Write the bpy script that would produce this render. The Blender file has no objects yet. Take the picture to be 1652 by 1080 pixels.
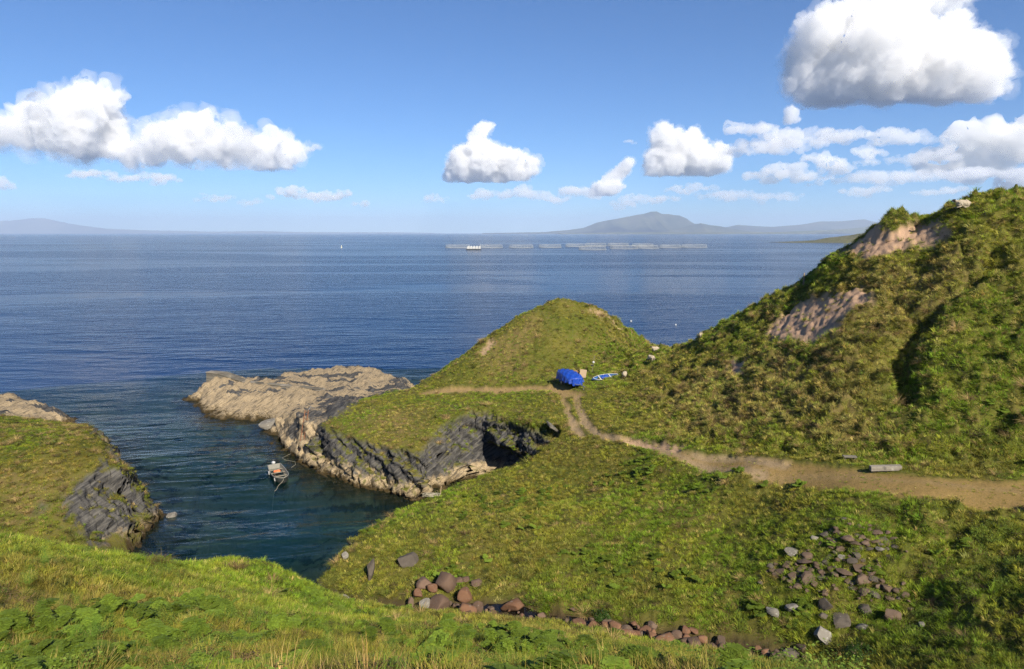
import bpy, bmesh, math, random
import numpy as np
from mathutils import Vector, Matrix, Euler

# ---------------------------------------------------------------- camera, sky, sun, exposure
S = bpy.context.scene
COL = S.collection
EYE = 28.0
cam_d = bpy.data.cameras.new("camera")
cam_d.sensor_width = 36.0
cam_d.lens = 23.99
cam_d.clip_start = 0.1
cam_d.clip_end = 150000.0
cam = bpy.data.objects.new("camera", cam_d)
cam.location = (0, 0, EYE)
cam.rotation_euler = (math.radians(90) - math.atan(164/1101), 0, 0)
COL.objects.link(cam)
S.camera = cam

SUN_AZ = math.radians(26)      # sun stands behind the viewer, to the right of straight behind
SUN_EL = math.radians(35)
sun_vec = Vector((math.sin(SUN_AZ)*math.cos(SUN_EL), -math.cos(SUN_AZ)*math.cos(SUN_EL), math.sin(SUN_EL)))

world = bpy.data.worlds.new("World")
S.world = world
world.use_nodes = True
wn = world.node_tree.nodes
wl = world.node_tree.links
wn.clear()
w_out = wn.new("ShaderNodeOutputWorld")
w_bg = wn.new("ShaderNodeBackground")
w_sky = wn.new("ShaderNodeTexSky")
w_sky.sky_type = 'NISHITA'
w_sky.sun_disc = False
w_sky.sun_elevation = SUN_EL
w_sky.sun_rotation = math.pi - SUN_AZ
w_sky.altitude = 50
w_sky.air_density = 0.8
w_sky.dust_density = 0.0
w_sky.ozone_density = 6.0
w_bg.inputs["Strength"].default_value = 0.071
w_tint = wn.new("ShaderNodeMix"); w_tint.data_type = 'RGBA'; w_tint.blend_type = 'MULTIPLY'
w_tint.inputs[0].default_value = 1.0
w_tint.inputs[7].default_value = (0.60, 0.78, 0.93, 1)      # the clear dark blue of polarised spring air, same all round
wl.new(w_sky.outputs[0], w_tint.inputs[6])
wl.new(w_tint.outputs[2], w_bg.inputs[0])
wl.new(w_bg.outputs[0], w_out.inputs[0])

sun_d = bpy.data.lights.new("sun", 'SUN')
sun_d.energy = 5.0
sun_d.angle = math.radians(0.5)
sun_d.color = (1.0, 0.91, 0.76)
sun = bpy.data.objects.new("sun", sun_d)
sun.rotation_euler = sun_vec.to_track_quat('Z', 'Y').to_euler()
COL.objects.link(sun)

S.view_settings.view_transform = 'Standard'
S.view_settings.look = 'None'
S.view_settings.gamma = 1.0
S.view_settings.use_curve_mapping = False
S.view_settings.exposure = 0.92

S.render.engine = 'CYCLES'
cy = S.cycles
cy.use_denoising = True
cy.denoiser = 'OPENIMAGEDENOISE'
cy.denoising_prefilter = 'NONE'      # keep blades and stones crisp
cy.max_bounces = 7
cy.diffuse_bounces = 2
cy.glossy_bounces = 3
cy.transmission_bounces = 4
cy.transparent_max_bounces = 10
cy.volume_bounces = 6
cy.caustics_reflective = False
cy.caustics_refractive = False
cy.use_adaptive_sampling = True
cy.adaptive_threshold = 0.02

rng = np.random.default_rng(7)
random.seed(7)

# ---------------------------------------------------------------- helpers
def tag(o, label=None, cat=None, group=None, kind=None):
    if label: o["label"] = label
    if cat: o["category"] = cat
    if group: o["group"] = group
    if kind: o["kind"] = kind
    elif label: o["kind"] = "thing"
    return o

def mesh_obj(name, verts, faces, mat=None, parent=None, smooth=False):
    me = bpy.data.meshes.new(name)
    me.from_pydata([tuple(v) for v in verts], [], [tuple(f) for f in faces])
    me.update()
    if smooth:
        me.polygons.foreach_set("use_smooth", [True]*len(me.polygons))
    if mat: me.materials.append(mat)
    o = bpy.data.objects.new(name, me)
    COL.objects.link(o)
    if parent: o.parent = parent
    return o

def np_mesh(name, V, F, mat=None, smooth=True):
    """big mesh from numpy arrays (F: n x 4 or n x 3)"""
    me = bpy.data.meshes.new(name)
    V = np.ascontiguousarray(V, dtype=np.float32); F = np.ascontiguousarray(F, dtype=np.int32)
    k = F.shape[1]
    me.vertices.add(len(V)); me.vertices.foreach_set("co", V.ravel())
    me.loops.add(F.size); me.loops.foreach_set("vertex_index", F.ravel())
    me.polygons.add(len(F))
    me.polygons.foreach_set("loop_start", np.arange(0, F.size, k, dtype=np.int32))
    me.polygons.foreach_set("loop_total", np.full(len(F), k, dtype=np.int32))
    me.polygons.foreach_set("use_smooth", np.full(len(F), smooth))
    me.update(calc_edges=True)
    if mat: me.materials.append(mat)
    return me

def add_attr(me, name, arr, typ='FLOAT'):
    a = me.attributes.new(name, typ, 'POINT')
    key = {'FLOAT': "value", 'INT': "value", 'FLOAT_VECTOR': "vector", 'FLOAT_COLOR': "color"}[typ]
    a.data.foreach_set(key, np.ascontiguousarray(arr).ravel())

def link_obj(name, me, parent=None):
    o = bpy.data.objects.new(name, me); COL.objects.link(o)
    if parent: o.parent = parent
    return o

def empty(name, loc=(0, 0, 0), rot=(0, 0, 0)):
    o = bpy.data.objects.new(name, None); COL.objects.link(o)
    o.location = loc; o.rotation_euler = rot
    return o

class NT:
    """small node-tree builder"""
    def __init__(self, name):
        self.m = bpy.data.materials.new(name); self.m.use_nodes = True
        self.t = self.m.node_tree; self.t.nodes.clear()
        self.out = self.t.nodes.new("ShaderNodeOutputMaterial")
    def n(self, typ, **kw):
        nd = self.t.nodes.new("ShaderNode"+typ)
        for k, v in kw.items():
            if k in nd.inputs.keys() if isinstance(k, str) else False:
                self.set(nd, k, v)
            else:
                setattr(nd, k, v)
        return nd
    def set(self, nd, k, v):
        if hasattr(v, "is_linked") or isinstance(v, bpy.types.NodeSocket):
            self.t.links.new(v, nd.inputs[k])
        else:
            nd.inputs[k].default_value = v
    def attr(self, name, kind='GEOMETRY'):
        nd = self.n("Attribute"); nd.attribute_name = name; nd.attribute_type = kind; return nd
    def noise(self, vec, scale, detail=4, rough=0.55, dim='3D', dist=0.0):
        nd = self.n("TexNoise"); nd.noise_dimensions = dim
        nd.inputs["Scale"].default_value = scale; nd.inputs["Detail"].default_value = detail
        nd.inputs["Roughness"].default_value = rough; nd.inputs["Distortion"].default_value = dist
        if vec is not None: self.t.links.new(vec, nd.inputs["Vector"])
        return nd.outputs["Fac"]
    def ramp(self, fac, stops, interp='LINEAR'):
        nd = self.n("ValToRGB"); cr = nd.color_ramp; cr.interpolation = interp
        while len(cr.elements) < len(stops): cr.elements.new(0.5)
        for e, (p, c) in zip(cr.elements, stops):
            e.position = p
            e.color = (c, c, c, 1) if isinstance(c, (int, float)) else (*c, 1)
        self.t.links.new(fac, nd.inputs["Fac"]); return nd.outputs["Color"]
    def mix(self, fac, a, b, blend='MIX'):
        nd = self.n("Mix"); nd.data_type = 'RGBA'; nd.blend_type = blend
        for key, v in ((0, fac), (6, a), (7, b)):
            if isinstance(v, bpy.types.NodeSocket): self.t.links.new(v, nd.inputs[key])
            elif key == 0: nd.inputs[0].default_value = v
            else: nd.inputs[key].default_value = (*v, 1)
        return nd.outputs[2]
    def math(self, op, a, b=None, c=None, clamp=False):
        nd = self.n("Math"); nd.operation = op; nd.use_clamp = clamp
        for i, v in enumerate((a, b, c)):
            if v is None: continue
            if isinstance(v, bpy.types.NodeSocket): self.t.links.new(v, nd.inputs[i])
            else: nd.inputs[i].default_value = v
        return nd.outputs[0]
    def maprange(self, v, a, b, c=0.0, d=1.0):
        nd = self.n("MapRange"); nd.interpolation_type = 'SMOOTHSTEP'
        self.t.links.new(v, nd.inputs[0])
        for i, q in zip((1, 2, 3, 4), (a, b, c, d)): nd.inputs[i].default_value = q
        return nd.outputs[0]
    def mapping(self, vec, scale=(1, 1, 1), rot=(0, 0, 0)):
        nd = self.n("Mapping"); nd.inputs["Scale"].default_value = scale; nd.inputs["Rotation"].default_value = rot
        self.t.links.new(vec, nd.inputs["Vector"]); return nd.outputs[0]
    def bump(self, h, strength=0.5, dist=0.05, normal=None):
        nd = self.n("Bump"); nd.inputs["Strength"].default_value = strength; nd.inputs["Distance"].default_value = dist
        self.t.links.new(h, nd.inputs["Height"])
        if normal is not None: self.t.links.new(normal, nd.inputs["Normal"])
        return nd.outputs[0]
    def pos(self):
        return self.n("NewGeometry").outputs["Position"]
    def obj(self):
        return self.n("TexCoord").outputs["Object"]
    def principled(self, color, rough=0.8, normal=None, metal=0.0, spec=0.3):
        nd = self.n("BsdfPrincipled")
        for k, v in (("Base Color", color), ("Roughness", rough), ("Metallic", metal), ("Specular IOR Level", spec)):
            if isinstance(v, bpy.types.NodeSocket): self.t.links.new(v, nd.inputs[k])
            elif k == "Base Color": nd.inputs[k].default_value = (*v, 1)
            else: nd.inputs[k].default_value = v
        if normal is not None: self.t.links.new(normal, nd.inputs["Normal"])
        return nd.outputs[0]
    def finish(self, shader, volume=None):
        if shader is not None: self.t.links.new(shader, self.out.inputs["Surface"])
        if volume is not None: self.t.links.new(volume, self.out.inputs["Volume"])
        return self.m

def simple_mat(name, col, rough=0.7, var=0.25, scale=6.0, metal=0.0, bump=0.2, dist=0.01, spec=0.3, wear=None, wear_amt=0.55):
    """plain surface with uneven tone, optional worn second colour, fine relief"""
    t = NT(name); p = t.obj()
    f = t.noise(p, scale, 6, 0.6)
    c = t.mix(f, tuple(max(0, v*(1-var)) for v in col), tuple(min(1, v*(1+var)) for v in col))
    if wear:
        g = t.noise(p, scale*2.3, 8, 0.7)
        c = t.mix(t.maprange(g, wear_amt, wear_amt+0.12), c, wear)
    nb = t.bump(t.noise(p, scale*8, 5, 0.6), bump, dist)
    return t.finish(t.principled(c, rough, nb, metal, spec))

CTRL = [(-8.6,10.5,20.76),(-6.8,11.0,20.41),(-4.8,12.0,19.72),(-2.3,12.6,19.31),(0.0,13.2,18.89),(2.5,14.5,18.00),(5.6,17.5,15.93),(8.6,22.0,12.87),(-11.7,14.5,19.24),(-16.0,20.0,17.38),(-21.4,27.0,15.37),(-19.7,29.0,13.79),(-17.9,31.0,11.79),(-16.3,32.0,11.50),(-14.8,33.5,11.17),(-13.4,35.0,9.95),(-12.7,36.0,8.58),(-11.9,18.0,17.50),(-9.7,20.0,16.33),(-13.5,28.0,13.13),(-8.0,25.0,12.89),(-9.9,31.0,10.08),(-3.3,18.0,16.36),(-5.8,31.8,8.81),(-2.1,32.2,8.40),(1.1,32.0,8.46),(0.0,22.0,13.89),(4.5,26.0,11.18),(3.7,30.2,8.72),(7.1,28.2,9.22),(8.7,27.2,9.59),(5.1,29.6,8.85),(9.7,26.2,9.96),(10.6,25.2,10.29),(-12.6,39.5,5.17),(-10.1,38.8,5.86),(-6.4,37.2,6.38),(-3.1,36.8,6.69),(-0.9,36.0,7.00),(1.2,35.0,7.22),(3.5,33.9,7.51),(5.6,33.0,7.64),(7.9,31.8,7.97),(9.8,30.8,8.21),(11.6,29.8,8.47),(13.3,28.4,8.84),(14.4,27.2,9.09),(-11.9,45.5,5.70),(-11.8,43.2,5.28),(-10.8,50.0,5.53),(-9.5,53.5,5.04),(-7.5,58.0,4.62),(-3.9,62.0,5.35),(0.0,66.0,5.90),(-8.5,42.5,5.86),(-5.0,41.2,6.11),(-5.5,45.5,6.17),(-1.0,39.5,6.61),(-1.1,44.0,6.89),(2.7,37.0,7.19),(3.0,41.5,7.24),(3.3,46.5,7.57),(-2.5,56.0,5.65),(2.9,56.5,6.57),(2.0,63.0,6.59),(5.9,34.9,7.46),(6.8,40.5,7.74),(7.7,46.0,8.26),(8.9,54.0,8.06),(8.6,33.3,7.87),(9.8,37.0,8.35),(11.2,42.5,8.90),(12.5,48.0,9.32),(11.3,32.5,8.36),(13.4,37.0,9.49),(15.3,43.0,9.98),(13.3,33.0,9.44),(14.2,35.6,10.19),(15.5,30.2,9.75),(16.3,32.0,11.00),(17.4,34.6,12.03),(17.9,28.9,10.53),(19.1,31.0,11.53),(20.6,33.8,12.26),(15.7,27.8,9.72),(16.7,25.0,10.89),(18.4,22.5,12.48),(20.6,25.5,12.59),(22.4,28.0,13.13),(24.5,30.9,13.49),(20.5,28.8,12.40),(23.2,33.0,12.84),(26.0,33.0,13.97),(27.5,35.0,14.03),(29.1,37.2,14.04),(22.8,35.5,13.62),(25.2,39.5,13.64),(19.5,39.2,12.74),(21.3,43.0,13.05),(15.9,45.0,11.47),(17.3,49.0,11.54),(13.3,51.5,10.60),(12.1,55.0,10.28),(9.8,60.0,9.66),(7.1,66.0,8.79),(6.3,72.0,8.78),(5.8,78.5,8.92),(5.6,82.0,9.01),(-2.1,86.0,7.92),(-10.5,89.5,6.76),(30.2,38.6,13.90),(26.2,41.2,13.60),(22.2,45.0,12.93),(18.1,51.5,11.51),(14.9,58.0,10.27),(10.4,63.5,9.51),(9.2,71.0,9.38),(9.1,76.0,9.53),(8.9,84.0,9.82),(-12.6,93.0,6.46),(-8.5,96.0,8.85),(-4.2,98.0,11.58),(2.2,101.0,15.57),(7.3,102.0,17.60),(12.5,102.0,16.39),(16.1,101.0,13.89),(18.8,100.0,11.62),(19.4,94.0,11.55),(-5.6,92.0,8.26),(2.0,92.0,10.86),(6.5,96.0,13.70),(10.8,95.0,12.08),(13.4,91.0,10.19),(15.0,88.0,9.95),(17.4,88.0,11.19),(-19.9,83.0,5.60),(-16.3,85.0,6.12),(-10.0,85.5,6.56),(-2.0,82.5,7.55),(-16.8,79.5,5.63),(-13.0,74.5,4.72),(-9.8,71.3,4.12),(-6.7,69.8,4.42),(-9.0,76.0,5.88),(-4.8,77.0,7.07),(-5.7,75.5,5.88),(-2.4,72.0,5.92),(-8.8,74.5,5.59),(1.6,70.0,7.62),(3.8,74.5,8.47),(0.3,68.0,6.22),(22.2,85.0,13.68),(24.4,82.0,16.09),(27.5,78.5,19.13),(29.8,75.5,21.55),(31.4,73.0,23.35),(32.4,71.0,24.95),(33.8,69.0,26.40),(35.4,66.5,28.71),(37.0,65.0,28.81),(38.4,63.5,28.56),(38.5,62.0,29.70),(39.4,60.5,30.30),(41.1,59.5,30.68),(43.1,58.5,30.94),(33.0,43.0,17.18),(35.6,47.0,20.39),(38.2,50.9,23.82),(40.8,54.9,27.47),(31.1,44.3,17.00),(33.7,48.2,20.19),(36.2,52.1,23.60),(38.8,56.0,27.23),(29.1,45.4,16.81),(31.8,49.3,19.96),(34.4,53.2,23.32),(37.0,57.0,26.90),(27.6,47.5,16.21),(30.4,51.6,19.09),(33.1,55.7,22.17),(35.9,59.8,25.45),(25.3,49.6,15.99),(28.1,53.7,18.98),(30.9,57.8,22.18),(33.7,62.0,25.58),(23.1,52.6,14.98),(25.9,56.8,17.64),(28.6,61.0,20.49),(31.4,65.2,23.52),(21.0,56.2,13.79),(23.7,60.5,16.02),(26.3,64.8,18.40),(29.0,69.1,20.94),(19.3,59.3,12.79),(21.8,63.7,14.62),(24.2,68.1,16.57),(26.7,72.5,18.65),(17.3,62.8,11.71),(19.5,67.2,13.11),(21.7,71.6,14.61),(23.9,76.0,16.20),(14.1,67.1,10.48),(16.2,71.7,11.22),(18.3,76.3,12.02),(20.4,80.9,12.87),(-54.5,72.0,6.06),(-51.1,71.0,6.09),(-45.8,67.0,6.54),(-41.1,63.5,6.11),(-39.1,62.5,5.22),(-47.5,64.0,6.25),(-41.6,60.5,5.65),(-43.8,58.5,4.65),(-49.3,63.0,5.35),(-44.2,56.0,3.97),(-40.4,55.0,3.28),(-39.7,58.2,4.19),(-38.7,60.2,3.97),(-36.3,59.5,1.26),(0.0,0.0,26.20),(-6.0,2.0,25.80),(6.0,2.0,25.60),(0.0,5.0,24.20),(-5.0,6.0,23.30),(5.0,6.0,23.20),(10.0,8.0,20.50),(-10.0,8.0,21.50),(20.0,8.0,17.00),(-20.0,8.0,21.00),(30.0,14.0,13.50),(45.0,14.0,14.50),(60.0,22.0,17.00),(-35.0,20.0,17.00),(-60.0,30.0,14.00),(-60.0,55.0,9.00),(-90.0,60.0,9.00),(-120.0,20.0,20.00),(-120.0,80.0,8.00),(0.0,-15.0,30.00),(60.0,-15.0,22.00),(-60.0,-15.0,27.00),(90.0,30.0,24.00),(110.0,60.0,34.00),(75.0,70.0,33.00),(60.0,75.0,27.00),(52.0,66.0,30.50),(45.0,80.0,16.00),(35.0,85.0,13.00),(33.0,98.0,11.50),(20.0,112.0,9.00),(0.0,112.0,10.00),(-10.0,103.0,7.00),(15.0,100.0,14.00),(60.0,95.0,12.00),(-52.0,116.0,3.40),(-49.0,116.5,3.20),(-45.0,114.0,2.60),(-40.0,112.0,2.50),(-34.0,110.0,2.60),(-28.0,106.0,3.00),(-24.0,100.0,3.60),(-24.0,94.0,4.40),(-27.0,90.0,4.60),(-44.0,106.0,1.40),(-37.0,103.0,1.20),(-33.0,98.0,1.60),(-28.0,118.0,1.80),(-24.0,124.0,2.00),(-32.0,128.0,2.30),(-38.0,128.0,1.80),(-20.0,114.0,2.20),(-33.0,115.0,1.60),(-22.0,108.0,2.60),(-19.0,101.0,4.20),(-30.0,88.0,4.20),(-27.0,84.0,4.60),(-18.5,76.8,4.40),(-23.5,81.0,4.90),(-75.0,100.0,2.80),(-68.0,98.0,1.60),(-62.0,88.0,3.00),(-85.0,98.0,3.20),(-58.0,80.0,4.60),(-70.0,85.0,4.50)]
TRACK = [(11.14,57.79),(12.82,54.71),(14.27,51.26),(17.03,48.11),(19.57,44.53),(22.12,40.63),(25.22,38.27),(29.01,37.05),(44,36),(40,30.6),(26.04,33.04),(22.79,35.44),(20.49,37.45),(18.6,41.21),(16.89,43.96),(14.94,47.09),(13.18,50.72),(11.89,53.63),(11.16,56.69)]
TRACK_WEST = [(-11.46,89.91),(-7.01,88.75),(-2.0,86.01),(2.72,83.75),(5.23,81.5),(6.53,78.91),(7.54,77.12)]
RUT_A = [(5.77,78.51),(6.05,74.59),(6.22,68.55),(6.47,65.71),(6.84,63.29)]
RUT_B = [(7.4,77.12),(7.32,71.88),(7.41,67.63),(7.76,65.14),(8.23,62.18),(9.0,60.22),(9.84,59.11),(10.86,58.05)]
PALE = [[(10.58,58.31),(11.58,57.25),(12.84,53.44),(13.72,50.99),(15.46,47.35),(17.13,44.4)],[(14.27,51.26),(16.41,48.97),(18.55,44.92)],[(17.13,44.4),(19.95,41.7),(22.78,38.43),(27.98,35.67)]]
CUT = [(10.35,58.85),(11.58,57.25),(12.43,56.23),(13.75,53.48)]
SOIL = [[(25.92,68.04),(27.67,69.2),(28.67,68.42),(29.14,67.26),(30.11,62.96),(31.21,61.42),(31.42,60.29),(30.48,58.52),(29.46,58.95),(28.01,57.93),(27.02,59.41),(26.52,60.73),(25.98,64.41)],[(33.85,69.89),(34.14,67.86),(34.96,67.68),(35.34,66.86),(36.57,64.81),(37.56,64.5),(37.52,61.93),(37.54,59.92),(37.02,60.96),(36.18,62.31),(34.65,62.47),(33.43,64.43)],[(22.22,68.53),(22.88,68.3),(23.11,66.76),(21.86,63.59),(21.2,64.41)],[(11.59,101.52),(13.63,102.81),(15.44,102.16),(16.94,102.0),(15.9,100.15),(14.13,100.79),(12.46,100.96)],[(-4.72,96.58),(-3.17,98.57),(-2.42,97.2),(-3.97,95.67)]]
DRY = [[(15.35,70.18),(20.02,70.88),(24.19,64.77),(26.72,57.45),(30.97,59.13),(33.52,62.34),(36.66,56.81),(35.23,52.68),(32.11,53.52),(27.31,51.3),(24.37,43.43),(19.83,49.6),(14.17,59.21)],[(-5.69,94.61),(2.3,100.42),(4.06,98.56),(0.42,91.27),(-2.98,91.97)],[(-18.89,79.03),(-17.44,82.96),(-9.51,81.53),(-10.36,76.24),(-12.7,72.78),(-16.23,76.83)],[(-47.96,61.33),(-42.73,61.42),(-39.21,57.37),(-40.29,54.91),(-42.87,54.21)]]
GULLY = [[(40.31,54.92),(36.35,53.82),(33.58,53.73),(31.04,52.87),(29.14,50.95),(28.26,47.06),(27.41,46.07)],[(35.5,46.73),(33.65,47.06),(31.63,46.48)],[(32.89,42.71),(31.02,42.15),(29.82,41.42)],[(23.51,71.91),(19.71,72.16),(14.95,68.22)],[(27.73,73.15),(25.06,72.76),(22.01,73.4),(18.87,71.42)],[(31.97,69.97),(29.44,69.5),(27.53,70.16)]]
STREAM = [(-16.2,45.0),(-13.0,41.2),(-10.2,38.9),(-6.6,37.3),(-3.03,36.6),(-0.88,36.0),(1.19,34.84),(3.48,33.87),(5.65,32.91),(7.98,31.84),(9.85,30.8),(11.61,29.79),(13.34,28.41),(15.5,25.8),(24,18)]
# ---------------------------------------------------------------- terrain maths (plan metres, z up, sea level 0)
COAST = [(140,62),(100,82),(75,92),(55,98),(44,104),(34,112),(22,118),(8,117),(-4,113),(-11,106),(-14,101),(-14.5,112),(-17,121),
 (-24,131),(-33,136.5),(-41,133),(-45,127),(-45.5,121.5),(-50,120.5),(-54.5,119.2),(-55.2,113.5),(-52.3,110.8),(-49.5,106),(-45.5,101.2),(-41,99.3),
 (-37,100),(-35.6,98),(-35,94.8),(-32.6,91.5),(-29.8,86),(-26.2,81),(-22.3,76.8),(-18.6,73.8),(-12.4,70.2),(-9.2,68.6),(-7.8,71.0),(-6.0,74.4),(-4.4,75.0),(-2.6,72.6),(-0.6,69.4),
 (1.6,66.8),(0.9,65.2),(-3,64.0),(-6.2,62.0),(-9.0,59.2),(-11.6,55.2),(-13.2,51.2),(-14.2,47.6),(-14.8,44.2),(-16.4,41),(-17.4,38.4),(-20,37.6),
 (-23.5,40),(-27,45),(-30.5,50.5),(-32.8,54.5),(-33.6,57),(-34.6,60),(-35.2,62.6),(-35.2,65),(-37.6,67.4),(-41,71),(-45.5,76),(-50,82),(-54,88),(-58.5,90.5),(-63.5,92.6),
 (-66.6,96),(-66,99.8),(-70,102.5),(-76,105),(-82.5,107),(-100,109),(-140,112),(-170,40),(-150,-40),(140,-40)]

def _h(ix, iy, iz):
    n = (ix*374761393 + iy*668265263 + iz*2147483647 + 1274126177) & 0xffffffff
    n = ((n ^ (n >> 13))*1274126177) & 0xffffffff
    n = ((n ^ (n >> 16))*2246822519) & 0xffffffff
    return ((n ^ (n >> 15)) & 0xffffff).astype(np.float32)/np.float32(0xffffff)

def vnoise(x, y, z=None):
    """value noise in [-1, 1]"""
    x = np.asarray(x, float); y = np.asarray(y, float)
    z = np.zeros_like(x) if z is None else np.asarray(z, float)
    ix = np.floor(x).astype(np.int64); iy = np.floor(y).astype(np.int64); iz = np.floor(z).astype(np.int64)
    fx, fy, fz = x-ix, y-iy, z-iz
    fx = fx*fx*fx*(fx*(fx*6-15)+10); fy = fy*fy*fy*(fy*(fy*6-15)+10); fz = fz*fz*fz*(fz*(fz*6-15)+10)
    def pl(k):
        a = _h(ix, iy, iz+k)*(1-fx) + _h(ix+1, iy, iz+k)*fx
        b = _h(ix, iy+1, iz+k)*(1-fx) + _h(ix+1, iy+1, iz+k)*fx
        return a*(1-fy) + b*fy
    if not np.any(fz):
        return pl(0)*2-1
    return (pl(0)*(1-fz) + pl(1)*fz)*2-1

def fbm(x, y, z=None, o=4, g=0.5):
    s = 0; a = 1; t = 0; f = 1
    for k in range(o):
        s = s + a*vnoise(x*f+17.3*k, y*f-9.1*k, None if z is None else z*f+4.7*k); t += a; a *= g; f *= 2.03
    return s/t

def sstep(a, b, x):
    t = np.clip((x-a)/(b-a), 0, 1); return t*t*(3-2*t)

def tps_fit(c):
    c = np.array(c, float); p = c[:, :2]/50; n = len(c)
    d2 = ((p[:, None]-p[None])**2).sum(-1)
    K = 0.5*d2*np.log(d2+1e-12) + np.eye(n)*2e-5
    A = np.zeros((n+3, n+3)); A[:n, :n] = K; A[:n, n] = 1; A[:n, n+1:] = p; A[n, :n] = 1; A[n+1:, :n] = p.T
    w = np.linalg.solve(A, np.concatenate([c[:, 2], np.zeros(3)]))
    return p, w

def tps_eval(m, x, y):
    p, w = m; n = len(p)
    x = np.asarray(x, float).ravel()/50; y = np.asarray(y, float).ravel()/50
    out = np.empty(len(x))
    for i in range(0, len(x), 20000):
        d2 = (x[i:i+20000, None]-p[None, :, 0])**2 + (y[i:i+20000, None]-p[None, :, 1])**2
        out[i:i+20000] = (0.5*d2*np.log(d2+1e-12)) @ w[:n] + w[n] + w[n+1]*x[i:i+20000] + w[n+2]*y[i:i+20000]
    return out

def poly_sdf(poly, x, y):
    """signed distance to a closed polygon, positive inside"""
    x = np.asarray(x, float); y = np.asarray(y, float); sh = x.shape
    x = x.ravel(); y = y.ravel()
    best = np.full(x.shape, 1e18); ins = np.zeros(x.shape, bool)
    n = len(poly)
    for i in range(n):
        x0, y0 = poly[i]; x1, y1 = poly[(i+1) % n]
        ex, ey = x1-x0, y1-y0; L = ex*ex+ey*ey+1e-12
        t = np.clip(((x-x0)*ex+(y-y0)*ey)/L, 0, 1)
        best = np.minimum(best, (x-x0-t*ex)**2 + (y-y0-t*ey)**2)
        if y0 != y1:
            c = ((y0 > y) != (y1 > y)) & (x < ex*(y-y0)/ey + x0)
            ins ^= c
    return (np.where(ins, 1, -1)*np.sqrt(best)).reshape(sh)

def cells(x, y, z, seed=0):
    """3-D cellular noise: value of the nearest cell and distance gap to the second nearest"""
    ix, iy, iz = (np.floor(v).astype(np.int64) for v in (x, y, z))
    d1 = np.full(x.shape, 9.0); d2 = np.full(x.shape, 9.0); val = np.zeros(x.shape)
    for a in (-1, 0, 1):
        for b in (-1, 0, 1):
            for c in (-1, 0, 1):
                jx, jy, jz = ix+a, iy+b, iz+c
                px = jx+_h(jx+seed, jy, jz); py = jy+_h(jx, jy+71+seed, jz); pz = jz+_h(jx, jy, jz+131+seed)
                d = (px-x)**2+(py-y)**2+(pz-z)**2; v = _h(jx+11, jy+5, jz+3+seed)
                m = d < d1
                d2 = np.where(m, d1, np.minimum(d2, d)); val = np.where(m, v, val); d1 = np.where(m, d, d1)
    return val, np.sqrt(d2)-np.sqrt(d1)

def line_dist(pts, x, y):
    """distance to an open polyline and parameter along it"""
    best = np.full(np.shape(x), 1e18); par = np.zeros(np.shape(x))
    for i in range(len(pts)-1):
        x0, y0 = pts[i][:2]; x1, y1 = pts[i+1][:2]
        ex, ey = x1-x0, y1-y0; L = ex*ex+ey*ey+1e-12
        t = np.clip(((x-x0)*ex+(y-y0)*ey)/L, 0, 1)
        d = (x-x0-t*ex)**2 + (y-y0-t*ey)**2
        m = d < best; best = np.where(m, d, best); par = np.where(m, i+t, par)
    return np.sqrt(best), par

GX0, GX1, GY0, GY1, GS = -172., 142., -42., 142., 0.8
_gx = np.arange(GX0, GX1+GS/2, GS); _gy = np.arange(GY0, GY1+GS/2, GS)
_GXX, _GYY = np.meshgrid(_gx, _gy)
_LAND = tps_eval(tps_fit(CTRL), _GXX, _GYY).reshape(_GXX.shape)

def bil(G, x, y):
    u = np.clip((x-GX0)/GS, 0, G.shape[1]-1.001); v = np.clip((y-GY0)/GS, 0, G.shape[0]-1.001)
    i = u.astype(int); j = v.astype(int); u = u-i; v = v-j
    return (G[j, i]*(1-u)+G[j, i+1]*u)*(1-v) + (G[j+1, i]*(1-u)+G[j+1, i+1]*u)*v

_SDFG = poly_sdf(COAST, _GXX, _GYY)

def base_height(x, y):
    """land with cliffs, sea bed outside; returns z, land height, signed coast distance"""
    land = np.maximum(bil(_LAND, x, y), 0.6)
    near = bil(_SDFG, x, y)
    d = near + 0.55*fbm(x*0.45, y*0.45, o=3) + 0.22*vnoise(x*2.1, y*2.1)
    bed = -0.35 - 0.16*np.clip(-d, 0, 60) + 0.5*fbm(x*0.25, y*0.25, o=3) * np.clip(-d/3, 0, 1)
    bed = np.clip(bed, -9, 5)
    plat = sstep(92, 100, y)*sstep(-12, -16, x)*sstep(-60, -56, x)
    w = 1.2 + 0.26*land
    w = w*(1+plat*1.2)
    w = w + 2.2*sstep(9, 3, np.hypot(x+38, y-60))
    t = np.clip(d/w, 0, 1)
    prof = np.where(t < 1, 1-(1-t)**1.5, 1)
    z = np.where(d > 0, land*prof, bed*np.clip(-d/1.5, 0, 1))
    return z, land, d
# ---------------------------------------------------------------- the land as one sheet
def poly_mask(poly, x, y, soft=0.5, wob=0.5, f=0.6, grow=0.0):
    xs = [p[0] for p in poly]; ys = [p[1] for p in poly]
    m = np.zeros(x.shape); q = (x > min(xs)-4) & (x < max(xs)+4) & (y > min(ys)-4) & (y < max(ys)+4)
    if q.any():
        d = poly_sdf(poly, x[q], y[q]) + grow + wob*fbm(x[q]*f, y[q]*f, o=3)
        m[q] = sstep(-soft, soft, d)
    return m

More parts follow.
